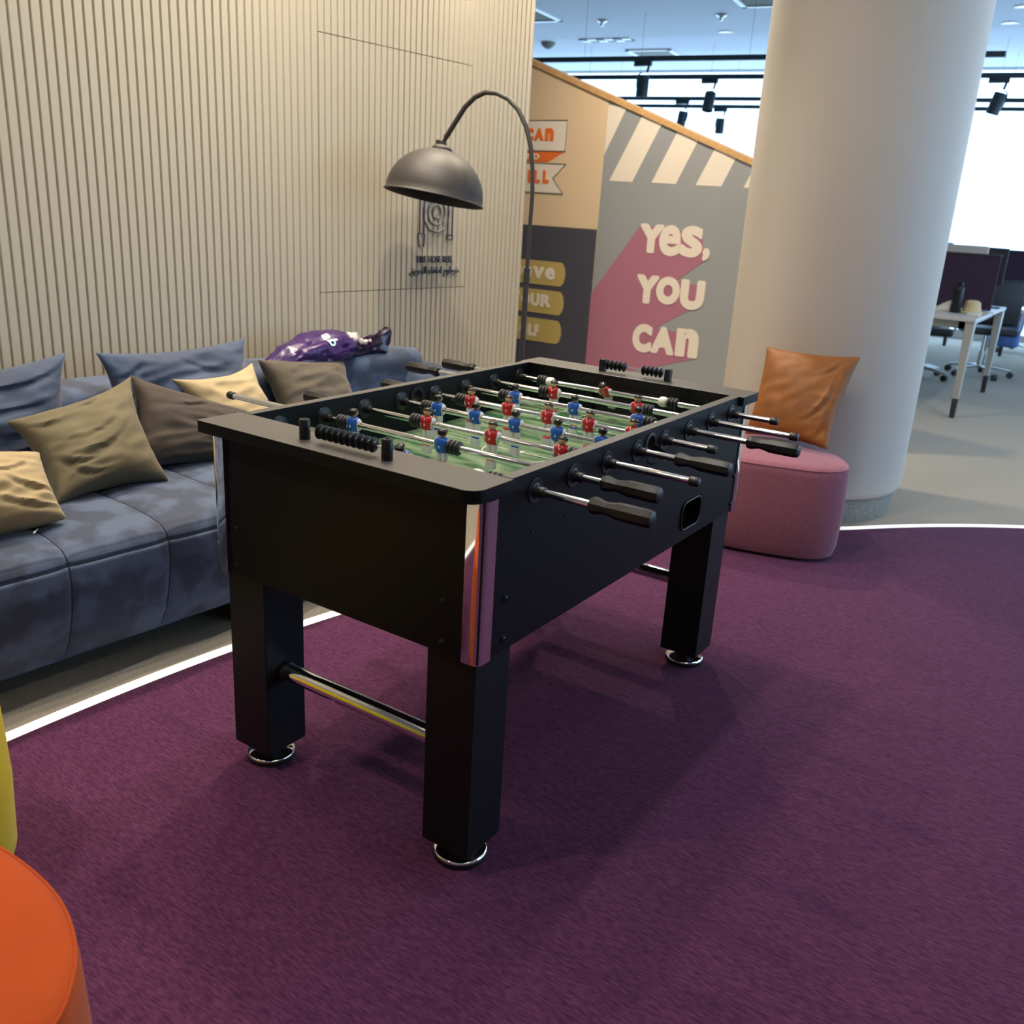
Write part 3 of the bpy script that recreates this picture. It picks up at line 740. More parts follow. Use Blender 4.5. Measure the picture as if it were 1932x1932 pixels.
# score counters
def counter(y, square, beads):
    xs = (-.482, -.2535)
    base = []
    mb = MB(); mb.lathe([(.0022, 0), (.0022, xs[1] - xs[0])], 10, AX(xs[0], y, .9035)); cn = build('score_counter', mb, M_rod, ft, smooth=50)
    for x in xs:
        mb = MB()
        if square: mb.box(x - .009, x + .009, y - .010, y + .010, H, .918)
        else: mb.lathe([(.0112, H), (.0117, H + .001), (.0117, .921), (.0105, .9225), (.004, .9225), (.0035, .920)], 28, Matrix.Translation((x, y, 0)))
        build('post', mb, M_plastic, cn, smooth=40, bevel=.001 if square else 0)
    for bx in beads:
        mb = MB(); mb.lathe([(.0025, -.0072), (.0070, -.0068), (.0078, -.0045), (.0132, -.0022), (.0158, -.0006), (.0158, .0006), (.0132, .0022), (.0078, .0045), (.0070, .0068), (.0025, .0072)], 24, AX(bx, y, .9035))
        build('scoring_bead', mb, M_plastic, cn, smooth=45)
counter(.018, False, [-.4365 + .0163 * k for k in range(10)])
counter(L - .033, True, [-.464 + .0146 * k for k in range(5)] + [-.337 + .0146 * k for k in range(5)])
# corner ball-lift strips inside
for cx, cy, sx, sy in ((-TR, D, -1, 1), (-W + TR, D, 1, 1), (-TR, L - D, -1, -1), (-W + TR, L - D, 1, -1)):
    mb = MB(); mb.add([(cx, cy, FZ), (cx + sx * .05, cy, FZ), (cx, cy + sy * .05, FZ), (cx, cy, FZ + .02)], [(0, 1, 2), (0, 1, 3), (1, 2, 3), (2, 0, 3)]); build('corner_ramp', mb, M_alu, ft, smooth=0)

# ================================================================== SOFA
SR = R(-4.0)
sofa = thing('sofa', 'long low blue velvet sofa along the slatted wall', 'sofa', (-1.300, 0, 0), SR)
SOF = Matrix.Translation((-1.300, 0, 0)) @ Matrix.Rotation(SR, 4, 'Z')
def sbuild(name, mb, m, parent=None, **k):
    """mesh in sofa-local coordinates"""
    o = build(name, mb, m, None, loc=(0, 0, 0), **k); o.parent = parent or sofa; o.location = (0, 0, 0); return o
SEAMS = [-1.22, -.93, -.64, -.35, -.056, .240, .535, .83, 1.125, 1.42, 1.715]
Y0, Y1 = -1.52, 2.0
def seat_pt(u, v):
    y = Y0 + (Y1 - Y0) * u
    # profile: bottom front -> front -> top -> back
    path = [(-.075, .095), (-.035, .16), (-.006, .25), (.006, .33), (.002, .385), (-.012, .412), (-.035, .428), (-.10, .440), (-.20, .446), (-.40, .447), (-.60, .445), (-.80, .44)]
    t = v * (len(path) - 1); i = min(int(t), len(path) - 2); f = t - i
    x = path[i][0] * (1 - f) + path[i + 1][0] * f; z = path[i][1] * (1 - f) + path[i + 1][1] * f
    d = min(abs(y - s + .03 * (0 if v > .4 else (1 - v / .4)) * 0) for s in SEAMS)
    puff = .010 * (1 - math.exp(-(d / .045) ** 1.2)) - .004 * math.exp(-(d / .007) ** 2)
    edge = -.006 * math.exp(-((v - .385) / .016) ** 2)
    nz = .006 * noise.noise(Vector((x * 5, y * 6, z * 5)))
    if v < .42: x += puff + edge + nz; z += edge * .5
    else: z += puff + edge + nz
    x -= .0
    return Vector((x, y, z))
mb = MB(); mb.grid(seat_pt, 520, 90)
sbuild('seat', mb, M_sofa, smooth=60, recalc=False)
mb = MB()
for s in SEAMS: mb.tube([seat_pt((s - Y0) / (Y1 - Y0), v / 60) + Vector((.0005, 0, .0005)) for v in range(0, 60, 1)], .0022, 5)
mb.tube([seat_pt(u / 200, .385) + Vector((.0008, 0, .0005)) for u in range(201)], .0024, 5)
sbuild('seat_seam', mb, M_seam, smooth=60)
mb = MB(); mb.box(-.80, -.07, Y0, Y1, .09, .40); sbuild('seat_base', mb, M_sofa, smooth=0)
def rbox(mb, x0, x1, y0, y1, z0, z1, r, nz=.0, n=10, mi=0, seed=0):
    """rounded box with soft noise"""
    bm = bmesh.new(); bmesh.ops.create_cube(bm, size=1)
    bmesh.ops.subdivide_edges(bm, edges=bm.edges[:], cuts=n, use_grid_fill=True)
    c = Vector(((x0 + x1) / 2, (y0 + y1) / 2, (z0 + z1) / 2)); h = Vector(((x1 - x0) / 2, (y1 - y0) / 2, (z1 - z0) / 2))
    vs = []
    for v in bm.verts:
        p = Vector([v.co[i] * 2 * h[i] for i in range(3)])
        # redistribute verts toward the edges
        for i in range(3):
            t = v.co[i] * 2; t = math.copysign(1 - (1 - abs(t)) ** 1.6, t); p[i] = t * h[i]
        q = Vector([max(-h[i] + r, min(h[i] - r, p[i])) for i in range(3)]); d = p - q
        if d.length > 1e-6:
            p = q + d.normalized() * r
        w_ = c + p; dn = d.normalized() if d.length > 1e-6 else p.normalized()
        if nz: w_ = w_ + dn * nz * noise.noise(w_ * 6 + Vector((seed, 0, 0)))
        vs.append(w_)
    mb.add(vs, [tuple(v.index for v in f.verts) for f in bm.faces], mi); bm.free()
mb = MB(); rbox(mb, -.985, -.755, Y0, 2.12, .09, .690, .06, .012, 24); sbuild('backrest', mb, M_sofa, smooth=60)
def armf(mb):
    rbox(mb, -.96, -.34, 1.97, 2.26, .09, .60, .07, .014, 16)
mb = MB(); armf(mb)
mb.v = [(x, y, z + (.025 * max(0, (-x - .5)) if z > .4 else 0)) for x, y, z in mb.v]
sbuild('armrest', mb, M_sofa, smooth=60)
for y in (-1.35, .30, 1.9):
    mb = MB(); mb.box(-.20, -.10, y + .22, y + .40, 0, .095); sbuild('leg', mb, M_blk, smooth=0, bevel=.004)
# ---- scatter cushions
def pillow(name, label, BL, BR, TR_, TL, t, m, n=34, wr=.012, seed=0, pinch=.07, cat='cushion', group=None, fx=1, sharp=1.0, folds=None):
    BL, BR, TR_, TL = map(Vector, (BL, BR, TR_, TL))
    nrm = ((BR - BL) + (TR_ - TL)).cross((TL - BL) + (TR_ - BR)).normalized() * fx
    cen = (BL + BR + TR_ + TL) / 4
    def P(u, v, side):
        # concave edges
        cu = 1 - (2 * v - 1) ** 2; cv_ = 1 - (2 * u - 1) ** 2
        uu = u + pinch * cu * (.5 - u) * 2 * abs(2 * u - 1) ** 1.5
        vv = v + pinch * cv_ * (.5 - v) * 2 * abs(2 * v - 1) ** 1.5
        p = (BL * (1 - uu) + BR * uu) * (1 - vv) + (TL * (1 - uu) + TR_ * uu) * vv
        a = max(0, 1 - abs(2 * u - 1) ** 2.3); b = max(0, 1 - abs(2 * v - 1) ** 2.3)
        h = t / 2 * (a * b) ** .48
        q = Vector((u * 3 + seed * 7.3, v * 3, side * 2 + seed))
        fold = noise.noise(Vector((q.x * .8 + q.y * .6, q.y * 2.2 - q.x * .5, q.z)))
        fold = (1 - abs(fold) * 3.0)
        wv = wr * (noise.noise(q) + .55 * noise.noise(q * 2.4) + .55 * max(-1, fold)) * (a * b) ** .35
        # ruffles near the edges
        e = min(u, 1 - u, v, 1 - v)
        wv += wr * .35 * math.exp(-e * 9) * noise.noise(Vector((u * 14 + seed, v * 14, side * 5)))* (1 if e > .001 else 0)
        if folds and side > 0:
            for (fu, fv, ang, ln, amp) in folds:
                du = (u - fu) * math.cos(ang) + (v - fv) * math.sin(ang); dv = -(u - fu) * math.sin(ang) + (v - fv) * math.cos(ang)
                dv -= .25 * du * du / max(ln, .01)
                wv += amp * math.exp(-(du / ln) ** 2) * (math.exp(-((dv - .02) / .022) ** 2) - 1.3 * math.exp(-((dv + .015) / .016) ** 2))
        return p + nrm * side * (h + wv)
    mb = MB(); N = n
    idx = {}
    vs = []; 
    def vid(i, j, s):
        if i in (0, N) or j in (0, N): s = 0
        k = (i, j, s)
        if k not in idx:
            idx[k] = len(vs); vs.append(P(i / N, j / N, s if s else 0) if s else P(i / N, j / N, 1e-9))
        return idx[k]
    fs = []
    for s in (1, -1):
        for i in range(N):
            for j in range(N): fs.append((vid(i, j, s), vid(i + 1, j, s), vid(i + 1, j + 1, s), vid(i, j + 1, s)))
    mb.add(vs, fs)
    o = build(name, mb, m, smooth=75, loc=(0, 0, 0))
    s_ = o.modifiers.new('sub', 'SUBSURF'); s_.levels = 1; s_.render_levels = 1
    # origin at the base of the cushion
    base = Vector((cen.x, cen.y, min(BL.z, BR.z)))
    o.data.transform(Matrix.Translation(-base)); o.location = base; WL[o] = base
    tag(o, label, cat, group); return o
pillow('back_cushion', 'large blue velvet back cushion, leftmost, cut by the left edge of the photo', (-1.90, -.33, .46), (-1.90, .36, .46), (-1.98, .40, .835), (-1.98, -.30, .79), .15, M_sofa2, seed=1, wr=.018, folds=[(.7, .8, .1, .25, .012), (.6, .6, -.1, .3, .010), (.8, .4, .3, .2, .008)])
pillow('back_cushion', 'large blue velvet back cushion behind the olive, brown and cream cushions', (-1.91, .50, .46), (-1.91, 1.13, .46), (-1.98, 1.14, .820), (-1.98, .485, .822), .14, M_sofa2, seed=2, wr=.017, folds=[(.15, .8, .8, .12, .012), (.12, .6, 1.0, .15, .010), (.6, .75, -.6, .2, .007)])
pillow('cushion', 'olive beige wrinkled cushion leaning in the middle of the sofa seat', (-1.60, .085, .452), (-1.58, .47, .452), (-1.845, .535, .760), (-1.83, .085, .672), .17, M_olive, seed=3, wr=.010, pinch=.10,
       folds=[(.42, .50, .1, .22, .010), (.45, .36, .2, .25, .012), (.22, .30, -.35, .15, .014), (.30, .16, -.5, .14, .012), (.15, .75, -.4, .12, .010), (.55, .85, .4, .12, .008)])
pillow('cushion', 'dark brown cushion standing on its corner beside the olive cushion', (-1.74, .42, .46), (-1.63, .80, .452), (-1.74, .99, .570), (-1.885, .545, .757), .15, M_brown, seed=4, wr=.010, folds=[(.45, .75, .6, .15, .008), (.6, .5, .9, .12, .007)])
pillow('cushion', 'pale cream cushion leaning between the dark brown and the taupe cushions', (-1.74, .77, .46), (-1.74, 1.13, .46), (-1.91, 1.105, .735), (-1.90, .715, .716), .14, M_cream, seed=5, wr=.009, pinch=.12)
pillow('cushion', 'taupe brown cushion under the purple plastic bag', (-1.80, 1.18, .45), (-1.76, 1.55, .45), (-1.95, 1.65, .690), (-1.95, 1.155, .735), .16, M_taupe, seed=6, wr=.010)
pillow('cushion', 'cream wrinkled cushion lying at the front of the sofa, cut by the left edge', (-1.45, -.42, .468), (-1.44, .035, .468), (-1.62, .075, .620), (-1.64, -.36, .665), .19, M_cream, seed=8, wr=.013, pinch=.05,
       folds=[(.8, .35, -.4, .2, .014), (.75, .15, -.35, .25, .014), (.7, .6, .5, .15, .010)])
# care labels
def care_tag(p, d, nm, lab):
    mb = MB(); q = Vector(p); d = Vector(d); mb.tube([q, q + d * .5, q + d], .0012, 4); mb.tube([q + d * .6, q + d], .003, 4)
    o = build('care_tag', mb, M_white); return o
for par, p, d in ((bpy.data.objects['cushion.002'], (-1.925, .79, .722), (0, .002, .018)), (bpy.data.objects['cushion.002'], (-1.945, 1.09, .735), (0, -.012, .010)), (bpy.data.objects['cushion.004'], (-1.44, -.055, .462), (.012, -.02, -.004))):
    o = care_tag(p, d, '', ''); o.parent = par; o.location = -wloc(par)

# ---- purple plastic bag
bag = thing('plastic_bag', 'knotted purple plastic bag lying on the taupe cushion and sofa back', 'bag', (-2.0, 1.55, .69))
def bagpt(u, v):
    # along the body u from left bottom to knotted neck on the right
    t = u; ang = v * 2 * PI
    cx = Vector((-1.985, 1.235, .678)).lerp(Vector((-2.0, 1.78, .738)), t) + Vector((0, 0, .034)) * math.sin(PI * min(1, t * 1.15)) * 0.7
    rz = .006 + .068 * math.sin(PI * min(1, t * .80 + .06)) ** .8
    rx = .01 + .10 * math.sin(PI * min(1, t * .80 + .06)) ** .8
    if t > .8: k = (t - .8) / .2; rz = rz * (1 - k) + .018 * k; rx = rx * (1 - k) + .022 * k
    p = cx + Vector((rx * math.cos(ang), 0, rz * math.sin(ang)))
    n1 = noise.noise(Vector((t * 5, math.cos(ang) * 1.6, math.sin(ang) * 1.6)))
    n2 = abs(noise.noise(Vector((t * 9 + 3, math.cos(ang) * 3, math.sin(ang) * 3))))
    d = Vector((math.cos(ang), 0, math.sin(ang)))
    return p + d * (.016 * n1 - .014 * n2)
mb = MB(); mb.grid(bagpt, 60, 60, cv=True); build('bag_body', mb, M_bag, bag, smooth=30)
mb = MB()
def neck(u, v):
    ang = v * 2 * PI; c = Vector((-1.985, 1.60, .690)).lerp(Vector((-1.97, 1.93, .735)), u)
    r = .045 * (1 - .5 * math.sin(PI * u)) + .022 * u
    k = 1 + .45 * noise.noise(Vector((u * 4, math.cos(ang) * 2, math.sin(ang) * 2 + 5)))
    return c + Vector((.6 * r * math.cos(ang) * k, .2 * r * math.sin(ang * 2), .95 * r * math.sin(ang) * k))
mb.grid(neck, 26, 30, cv=True); build('bag_neck', mb, mat('dark_purple_film', srgb(28, 14, 40), .2, spec=.6), bag, smooth=30)
mb = MB()
for k, (a, b, c, r) in enumerate(((-1.97, 1.70, 0.772, .020), (-1.975, 1.735, 0.764, .024), (-1.97, 1.775, 0.747, .014), (-1.965, 1.80, 0.744, .012), (-1.965, 1.83, 0.742, .012), (-1.97, 1.715, 0.747, .016))):
    def bl(u, v, a=a, b=b, c=c, r=r):
        th = v * 2 * PI; ph = PI * u; q = Vector((math.sin(ph) * math.cos(th), math.sin(ph) * math.sin(th), math.cos(ph)))
        return Vector((a, b, c)) + q * r * (1 + .5 * noise.noise(q * 2.2 + Vector((b * 50, 0, 0))))
    mb.grid(bl, 12, 16, cv=True)
build('paper_filling', mb, mat('bag_white_film', (.62, .52, .50), .35), bag, smooth=60)
# printed letters on the bag, laid along the front of the body
def BF(a, b, o):
    # a along body u, b around angle
    p = bagpt(a, b); q = bagpt(a, b + .01) - p; r_ = bagpt(a + .01, b) - p; nn = q.cross(r_).normalized()
    if nn.x < 0: nn = -nn
    return p + nn * (o + .0022)
mb = MB()
def printed(ch, a0, a1, b0, b1):
    me = glyphs(ch, .03); xs = [v.co.x for v in me.vertices]; ys = [v.co.y for v in me.vertices]
    bm = bmesh.new(); bm.from_mesh(me); bmesh.ops.triangulate(bm, faces=bm.faces[:]); bmesh.ops.subdivide_edges(bm, edges=bm.edges[:], cuts=2)
    vs = []
    for v in bm.verts:
        s = (v.co.x - min(xs)) / (max(xs) - min(xs)); t = (v.co.y - min(ys)) / (max(ys) - min(ys))
        vs.append(BF(a0 + (a1 - a0) * t, b0 + (b1 - b0) * s, 0.001))
    mb.add(vs, [tuple(v.index for v in f.verts) for f in bm.faces]); bm.free()
printed('a', .50, .57, .185, .13); printed('b', .50, .61, .120, .06)
build('printed_letters', mb, M_baglo, bag, smooth=0, recalc=False)

# ================================================================== ARC LAMP
LY = 2.15
lamp = thing('floor_lamp', 'black arc floor lamp with dome shade in front of the slatted wall', 'floor lamp', (-1.347, LY, 0))
def LX(u, z): return Vector((u, LY, z))
mb = MB(); mb.lathe([(.165, .004), (.17, .008), (.17, .026), (.16, .034), (.03, .036), (.014, .050), (.014, .07)], 48, Matrix.Translation((-1.347, LY, 0))); build('base', mb, M_blk, lamp, smooth=40)
pole = [(-1.347, .04), (-1.347, .4), (-1.347, .75), (-1.347, 1.075)]
mb = MB(); mb.tube([LX(*p) for p in pole[:4]], .0125, 14); mb.tube([LX(-1.347, 1.05), LX(-1.347, 1.11)], .0145, 14); build('pole', mb, M_blk, lamp, smooth=60)
arcp = [(-1.347, 1.085), (-1.345, 1.26), (-1.342, 1.416), (-1.349, 1.517), (-1.364, 1.6), (-1.392, 1.678), (-1.436, 1.744), (-1.491, 1.787), (-1.551, 1.81), (-1.611, 1.814), (-1.666, 1.795), (-1.717, 1.756), (-1.758, 1.706), (-1.795, 1.66), (-1.818, 1.632)]
mb = MB(); mb.tube([Vector((p[0], p[1], 0)) for p in []] or [LX(*p) for p in arcp], [.0085 + .003 * min(1, i / 13) for i in range(len(arcp))], 14); o = build('arc_arm', mb, M_blk, lamp, smooth=60)
# shade: dome, open at the bottom, tilted
RS = .2236
ax_ = Vector((.060, .165, 1)).normalized(); topj = Vector((-1.830, LY, 1.611))
sc_ = topj - ax_ * RS * 1.02
tilt = Matrix.Translation(sc_) @ Vector((0, 0, 1)).rotation_difference(ax_).to_matrix().to_4x4()
prof = []
for k in range(15):
    t = R(2 + 88 * k / 14); prof.append((RS * .985 * math.sin(t), RS * .90 * math.cos(t)))
prof[0] = (.012, RS * .90)
prof += [(RS * 1.0, -.004), (RS * 1.02, -.010), (RS * .985, -.012)]
prin = [(RS * .97 * math.sin(R(90 - 88 * k / 14)), RS * .885 * math.cos(R(90 - 88 * k / 14))) for k in range(15)]
mb = MB(); mb.lathe(prof + prin, 64, tilt, cap=False); sh = build('lamp_shade', mb, M_blk, lamp, smooth=50)
mb = MB(); mb.lathe([(.046, RS * .885), (.046, RS * .91), (.038, RS * .95), (.022, RS * .98), (.008, RS * .99), (.008, RS * 1.04)], 32, tilt); build('shade_cap', mb, M_blk, sh, smooth=50)
mb = MB(); j = tilt @ Vector((0, 0, RS * 1.0)); mb.lathe([(.012, -.012), (.012, .012)], 16, Matrix.Translation(j) @ Matrix.Rotation(R(90), 4, 'X')); mb.tube([j, Vector((-1.819, LY, 1.630))], .009, 12)
mb.tube([j + Vector((0, 0, .004)), j + Vector((-.026, 0, .006))], .0045, 8); mb.lathe([(.004, -.012), (.010, -.010), (.010, .010), (.004, .012)], 10, Matrix.Translation(j + Vector((-.028, 0, .006)))); build('knuckle_joint', mb, M_blk, lamp, smooth=40)
mb = MB(); mb.lathe([(.018, .10), (.018, .21)], 20, tilt); mb.lathe([(.005, .02), (.028, .04), (.030, .065), (.016, .10)], 20, tilt); build('bulb_holder', mb, M_blk, sh, smooth=50)

# ================================================================== POUFS
def pouf(name, label, ctrl, h, m, crown=.012):
    pts = catmull(ctrl, 6); n = len(pts); cen = sum(pts, Vector((0, 0))) / n
    rows = [(0, .018, -.030), (0, .020, -.012), (0, .06, 0), (0, h * .5, .006), (0, h - .045, 0), (0, h - .016, -.004), (1, h - .010, -.008), (1, h - .002, -.018), (1, h + .002, -.035)]
    mb = MB(); vs = []
    for _, z, ins in rows:
        for i in range(n):
            t = (pts[(i + 1) % n] - pts[i - 1]).normalized(); nrm = Vector((-t.y, t.x))
            if nrm.dot(pts[i] - cen) < 0: nrm = -nrm
            p = pts[i] + nrm * ins; vs.append((p.x, p.y, z))
    for q in (.8, .55, .3, .1):
        for i in range(n):
            p = cen + (pts[i] - cen) * q * .93; vs.append((p.x, p.y, h + .002 + crown * (1 - q)))
    R_ = len(rows) + 4; fs = [(j * n + i, j * n + (i + 1) % n, (j + 1) * n + (i + 1) % n, (j + 1) * n + i) for j in range(R_ - 1) for i in range(n)]
    fs += [tuple(range(n))[::-1], tuple((R_ - 1) * n + i for i in range(n))]
    mb.add(vs, fs)
    t = thing(name, label, 'ottoman', (cen.x, cen.y, 0)); build('upholstery', mb, m, t, smooth=60)
    mb = MB(); ring_ = []
    for i in range(n):
        tt = (pts[(i + 1) % n] - pts[i - 1]).normalized(); nrm = Vector((-tt.y, tt.x))
        if nrm.dot(pts[i] - cen) < 0: nrm = -nrm
        p = pts[i] + nrm * -.0055; ring_.append((p.x, p.y, h - .012))
    mb.tube(ring_, .003, 6, closed=True); build('piping', mb, m, t, smooth=60)
    mb = MB(); inner_ = [cen + (p - cen) * .86 for p in pts]; mb.prism([(p.x, p.y) for p in inner_], 0.0055, .02); build('base_board', mb, M_blk, t, smooth=0)
    return t
pouf('ottoman', 'dusty pink pebble-shaped ottoman in front of the column', [(.028, 2.50), (.036, 2.59), (-.03, 2.72), (-.2, 2.855), (-.42, 2.92), (-.62, 2.92), (-.74, 2.80), (-.77, 2.62), (-.72, 2.44), (-.58, 2.345), (-.36, 2.335), (-.14, 2.385), (-.03, 2.43)], .415, M_pink)
pouf('ottoman', 'orange pebble-shaped ottoman in the bottom left corner', [(-.45, -.765), (-.31, -.745), (-.18, -.752), (-.08, -.785), (-.015, -.83), (.028, -.885), (.045, -.97), (.01, -1.09), (-.10, -1.20), (-.28, -1.27), (-.45, -1.24), (-.55, -1.12), (-.57, -.96), (-.53, -.83)], .412, M_orange)
cy_ = Vector((-.922, -.752))
pouf('ottoman', 'yellow ottoman at the left edge behind the orange one', [(cy_.x + .27 * math.cos(t), cy_.y + .27 * math.sin(t)) for t in [-2 * PI * i / 12 for i in range(12)]], .415, M_yellow)
pillow('cushion', 'tan leather cushion propped on the pink ottoman against the column', (-.49, 2.74, .425), (-.095, 2.70, .432), (-.072, 2.93, .825), (-.498, 2.90, .820), .15, M_leather, seed=11, wr=.008, pinch=.045, folds=[(.85, .45, 1.2, .2, .012), (.8, .8, .9, .15, .008), (.9, .2, 1.3, .12, .008)], fx=1)

# ================================================================== OFFICE BEHIND
def wedge_leg(parent, x, y, zt, s=1):
    """tapered leg, wide at the top with a black foot"""
    def at(z): 
        f = z / zt; return (.022 + .018 * f, .026 + .022 * f, .012 * f)
    mb = MB(); 
    def seg(z0, z1, mi):
        vs = []
        for z in (z0, z1):
            a, b, c = at(z); vs += [(x - a, y - b, z), (x + a * .6, y - b, z), (x + a * .6, y + b, z), (x - a, y + b, z)]
        mb.add(vs, [(0, 3, 2, 1), (4, 5, 6, 7), (0, 1, 5, 4), (1, 2, 6, 5), (2, 3, 7, 6), (3, 0, 4, 7)], mi)
    seg(.15, zt, 0); seg(0, .15, 1)
    build('leg', mb, [M_desklg, M_blk], parent, smooth=0, bevel=.003)
def bench(x0, x1, y0, y1, label, screen_y, sx1, ph=.755, scr_top=1.205):
    t = thing('office_desk', label, 'desk', ((x0 + x1) / 2, (y0 + y1) / 2, 0))
    mb = MB(); mb.box(x0, x1, y0, screen_y - .02, ph - .025, ph); build('desktop', mb, M_desk, t, smooth=0, bevel=.003)
    mb = MB(); mb.box(x0, x1, screen_y + .02, y1, ph - .025, ph); build('desktop', mb, M_desk, t, smooth=0, bevel=.003)
    mb = MB(); mb.box(x0 + .1, x1 - .08, y0 + .06, y0 + .10, ph - .085, ph - .025); mb.box(x0 + .1, x1 - .08, y1 - .10, y1 - .06, ph - .085, ph - .025); mb.box(x1 - .12, x1 - .08, y0 + .06, y1 - .06, ph - .085, ph - .025); build('frame', mb, M_desklg, t, smooth=0)
    for x in (x0 + .1, x1 - .03):
        for y in (y0 + .06, y1 - .06): wedge_leg(t, x, y, ph - .025)
    mb = MB(); mb.box(x0, sx1, screen_y - .015, screen_y + .015, ph + .01, scr_top); s = build('privacy_screen', mb, M_screen, t, smooth=0, bevel=.006)
    mb = MB(); mb.box(x0, sx1, screen_y - .018, screen_y + .018, scr_top, scr_top + .014); build('top_rail', mb, M_blk, s, smooth=0)
    return t
bench(-3.4, -.115, 6.36, 8.00, 'pale office desk with plum privacy screen just right of the column', 7.18, -.135, scr_top=1.19)
bench(-.50, 2.9, 9.45, 11.0, 'far office desk with plum screen at the right edge of the photo', 10.2, 2.9, scr_top=1.19)
bench(-3.9, -1.05, 10.0, 11.4, 'office desk farthest back near the windows, hidden by the column', 10.7, -1.1, scr_top=1.22)
def office_chair(x, y, rz, label):
    t = thing('office_chair', label, 'office chair', (0, 0, 0), group='office chairs among the desks')
    for k in range(5):
        a = 2 * PI * k / 5; mb = MB(); mb.tube([(0, 0, .10), (.16 * math.cos(a), .16 * math.sin(a), .095), (.30 * math.cos(a), .30 * math.sin(a), .07)], [.022, .018, .012], 8)
        b = build('base_arm', mb, M_alu, t, smooth=60)
        mb = MB(); c = Vector((.30 * math.cos(a), .30 * math.sin(a), .03)); mb.lathe([(.012, -.022), (.030, -.020), (.030, .020), (.012, .022)], 16, Matrix.Translation(c) @ Matrix.Rotation(a, 4, 'Z') @ Matrix.Rotation(R(90), 4, 'X')); build('caster', mb, M_chair, b, smooth=40)
    mb = MB(); mb.lathe([(.028, .09), (.028, .25), (.018, .25), (.018, .42)], 16); build('gas_column', mb, M_alu, t, smooth=40)
    mb = MB(); rbox(mb, -.24, .24, -.23, .24, .42, .49, .03, 0, 8); build('seat', mb, M_chair, t, smooth=60)
    def bk(u, v): return Vector((-.21 + .42 * u, -.25 - .05 * math.sin(PI * v) + .04 * (2 * u - 1) ** 2, .52 + .44 * v))
    mb = MB(); mb.grid(bk, 12, 12); o = build('backrest', mb, M_chair, t, smooth=60); s_ = o.modifiers.new('so', 'SOLIDIFY'); s_.thickness = .02
    mb = MB(); mb.tube([(0, -.05, .42), (0, -.27, .44), (0, -.30, .70)], .018, 8); build('back_support', mb, M_chair, t, smooth=60)
    for s in (-1, 1):
        mb = MB(); mb.tube([(s * .22, 0, .45), (s * .29, 0, .47), (s * .29, 0, .64)], .013, 8); mb.box(s * .29 - .04, s * .29 + .04, -.12, .12, .64, .665); build('armrest', mb, M_desk, t, smooth=40)
    t.location = (x, y, 0); t.rotation_euler = (0, 0, rz); t['label'] = label
    return t
def copy_tree(o, parent=None):
    c = o.copy(); COL.objects.link(c)
    if parent: c.parent = parent
    for ch in list(o.children): copy_tree(ch, c)
    return c
ch0 = office_chair(-.83, 8.35, R(200), 'office chair behind the near desk, its chrome star base beside the column')
for x, y, rz, lab in ((-.36, 9.0, R(20), 'office chair between the two desks, seen through the near desk legs'), (.75, 9.0, R(-20), 'office chair at the right edge in front of the far desk'), (-.35, 11.6, R(170), 'office chair farthest back, close to the windows')):
    c = copy_tree(ch0); c.location = (x, y, 0); c.rotation_euler = (0, 0, rz); c['label'] = lab
# things on the near desk
bt = thing('water_bottle', 'black water bottle standing on the near office desk', 'bottle', (-.335, 6.80, .755))
mb = MB(); mb.lathe([(.036, .0), (.038, .004), (.038, .175), (.034, .195), (.022, .205)], 24, Matrix.Translation((-.335, 6.80, .755))); build('body', mb, M_plastic, bt, smooth=40)
mb = MB(); mb.lathe([(.026, .205), (.027, .235), (.020, .24)], 20, Matrix.Translation((-.335, 6.80, .755))); mb.tube([(-.315, 6.80, .97), (-.30, 6.80, 1.0), (-.305, 6.80, 1.03), (-.33, 6.80, 1.02)], .004, 6); build('lid', mb, M_plastic, bt, smooth=40)
mb = MB()
def cl(u, v): return Vector((-.52 + .14 * u, 6.78 + .14 * v, .756 + .12 * u * math.sin(PI * v) ** .6 * (1 - .25 * u) + .012 * noise.noise(Vector((u * 6, v * 6, 0)))))
mb.grid(cl, 16, 16); o = build('cloth', mb, M_cloth, smooth=60); s_ = o.modifiers.new('so', 'SOLIDIFY'); s_.thickness = .004
tag(o, 'crumpled white cloth on the near desk left of the bottle', 'cloth')
mb = MB(); mb.lathe([(.0, .0), (.105, .0), (.115, .006), (.075, .014), (.064, .05), (.058, .085), (.035, .098), (.001, .10)], 28, Matrix.Translation((-.235, 6.90, .756)), cap=False); tag(build('straw_hat', mb, M_straw, smooth=50), 'small straw hat on the near desk right of the bottle', 'hat')
mb = MB(); mb.box(-.22, -.14, 6.60, 6.78, .7555, .772); tag(build('folder', mb, M_cloth, smooth=0, bevel=.002), 'thin pale folder at the corner of the near desk', 'folder')
# monitors seen over the screens
def monitor(x, y, z, wd, hg, label, m):
    t = thing('monitor', label, 'monitor', (x, y, .755))
    mb = MB(); mb.box(x - wd / 2, x + wd / 2, y, y + .03, z, z + hg); build('display', mb, m, t, smooth=0, bevel=.008)
    mb = MB(); mb.box(x - .03, x + .03, y + .03, y + .05, .76, z + hg * .6); mb.box(x - .12, x + .12, y - .02, y + .14, .755, .765); build('stand', mb, m, t, smooth=0)
monitor(-.52, 7.40, .93, .50, .33, 'white monitor back rising above the near plum screen', M_desk)
monitor(-.26, 8.02 - .35, .95, .22, .30, 'small dark monitor beside the white one above the plum screen', M_chair)
# a blue bag hanging from the far desk
mb = MB(); rbox(mb, -.36, -.08, 9.30, 9.40, .28, .60, .04, .02, 8); tag(build('tote_bag', mb, mat('blue_bag', (.10, .22, .55), .6), smooth=60), 'bright blue bag under the far desk at the right edge', 'bag')

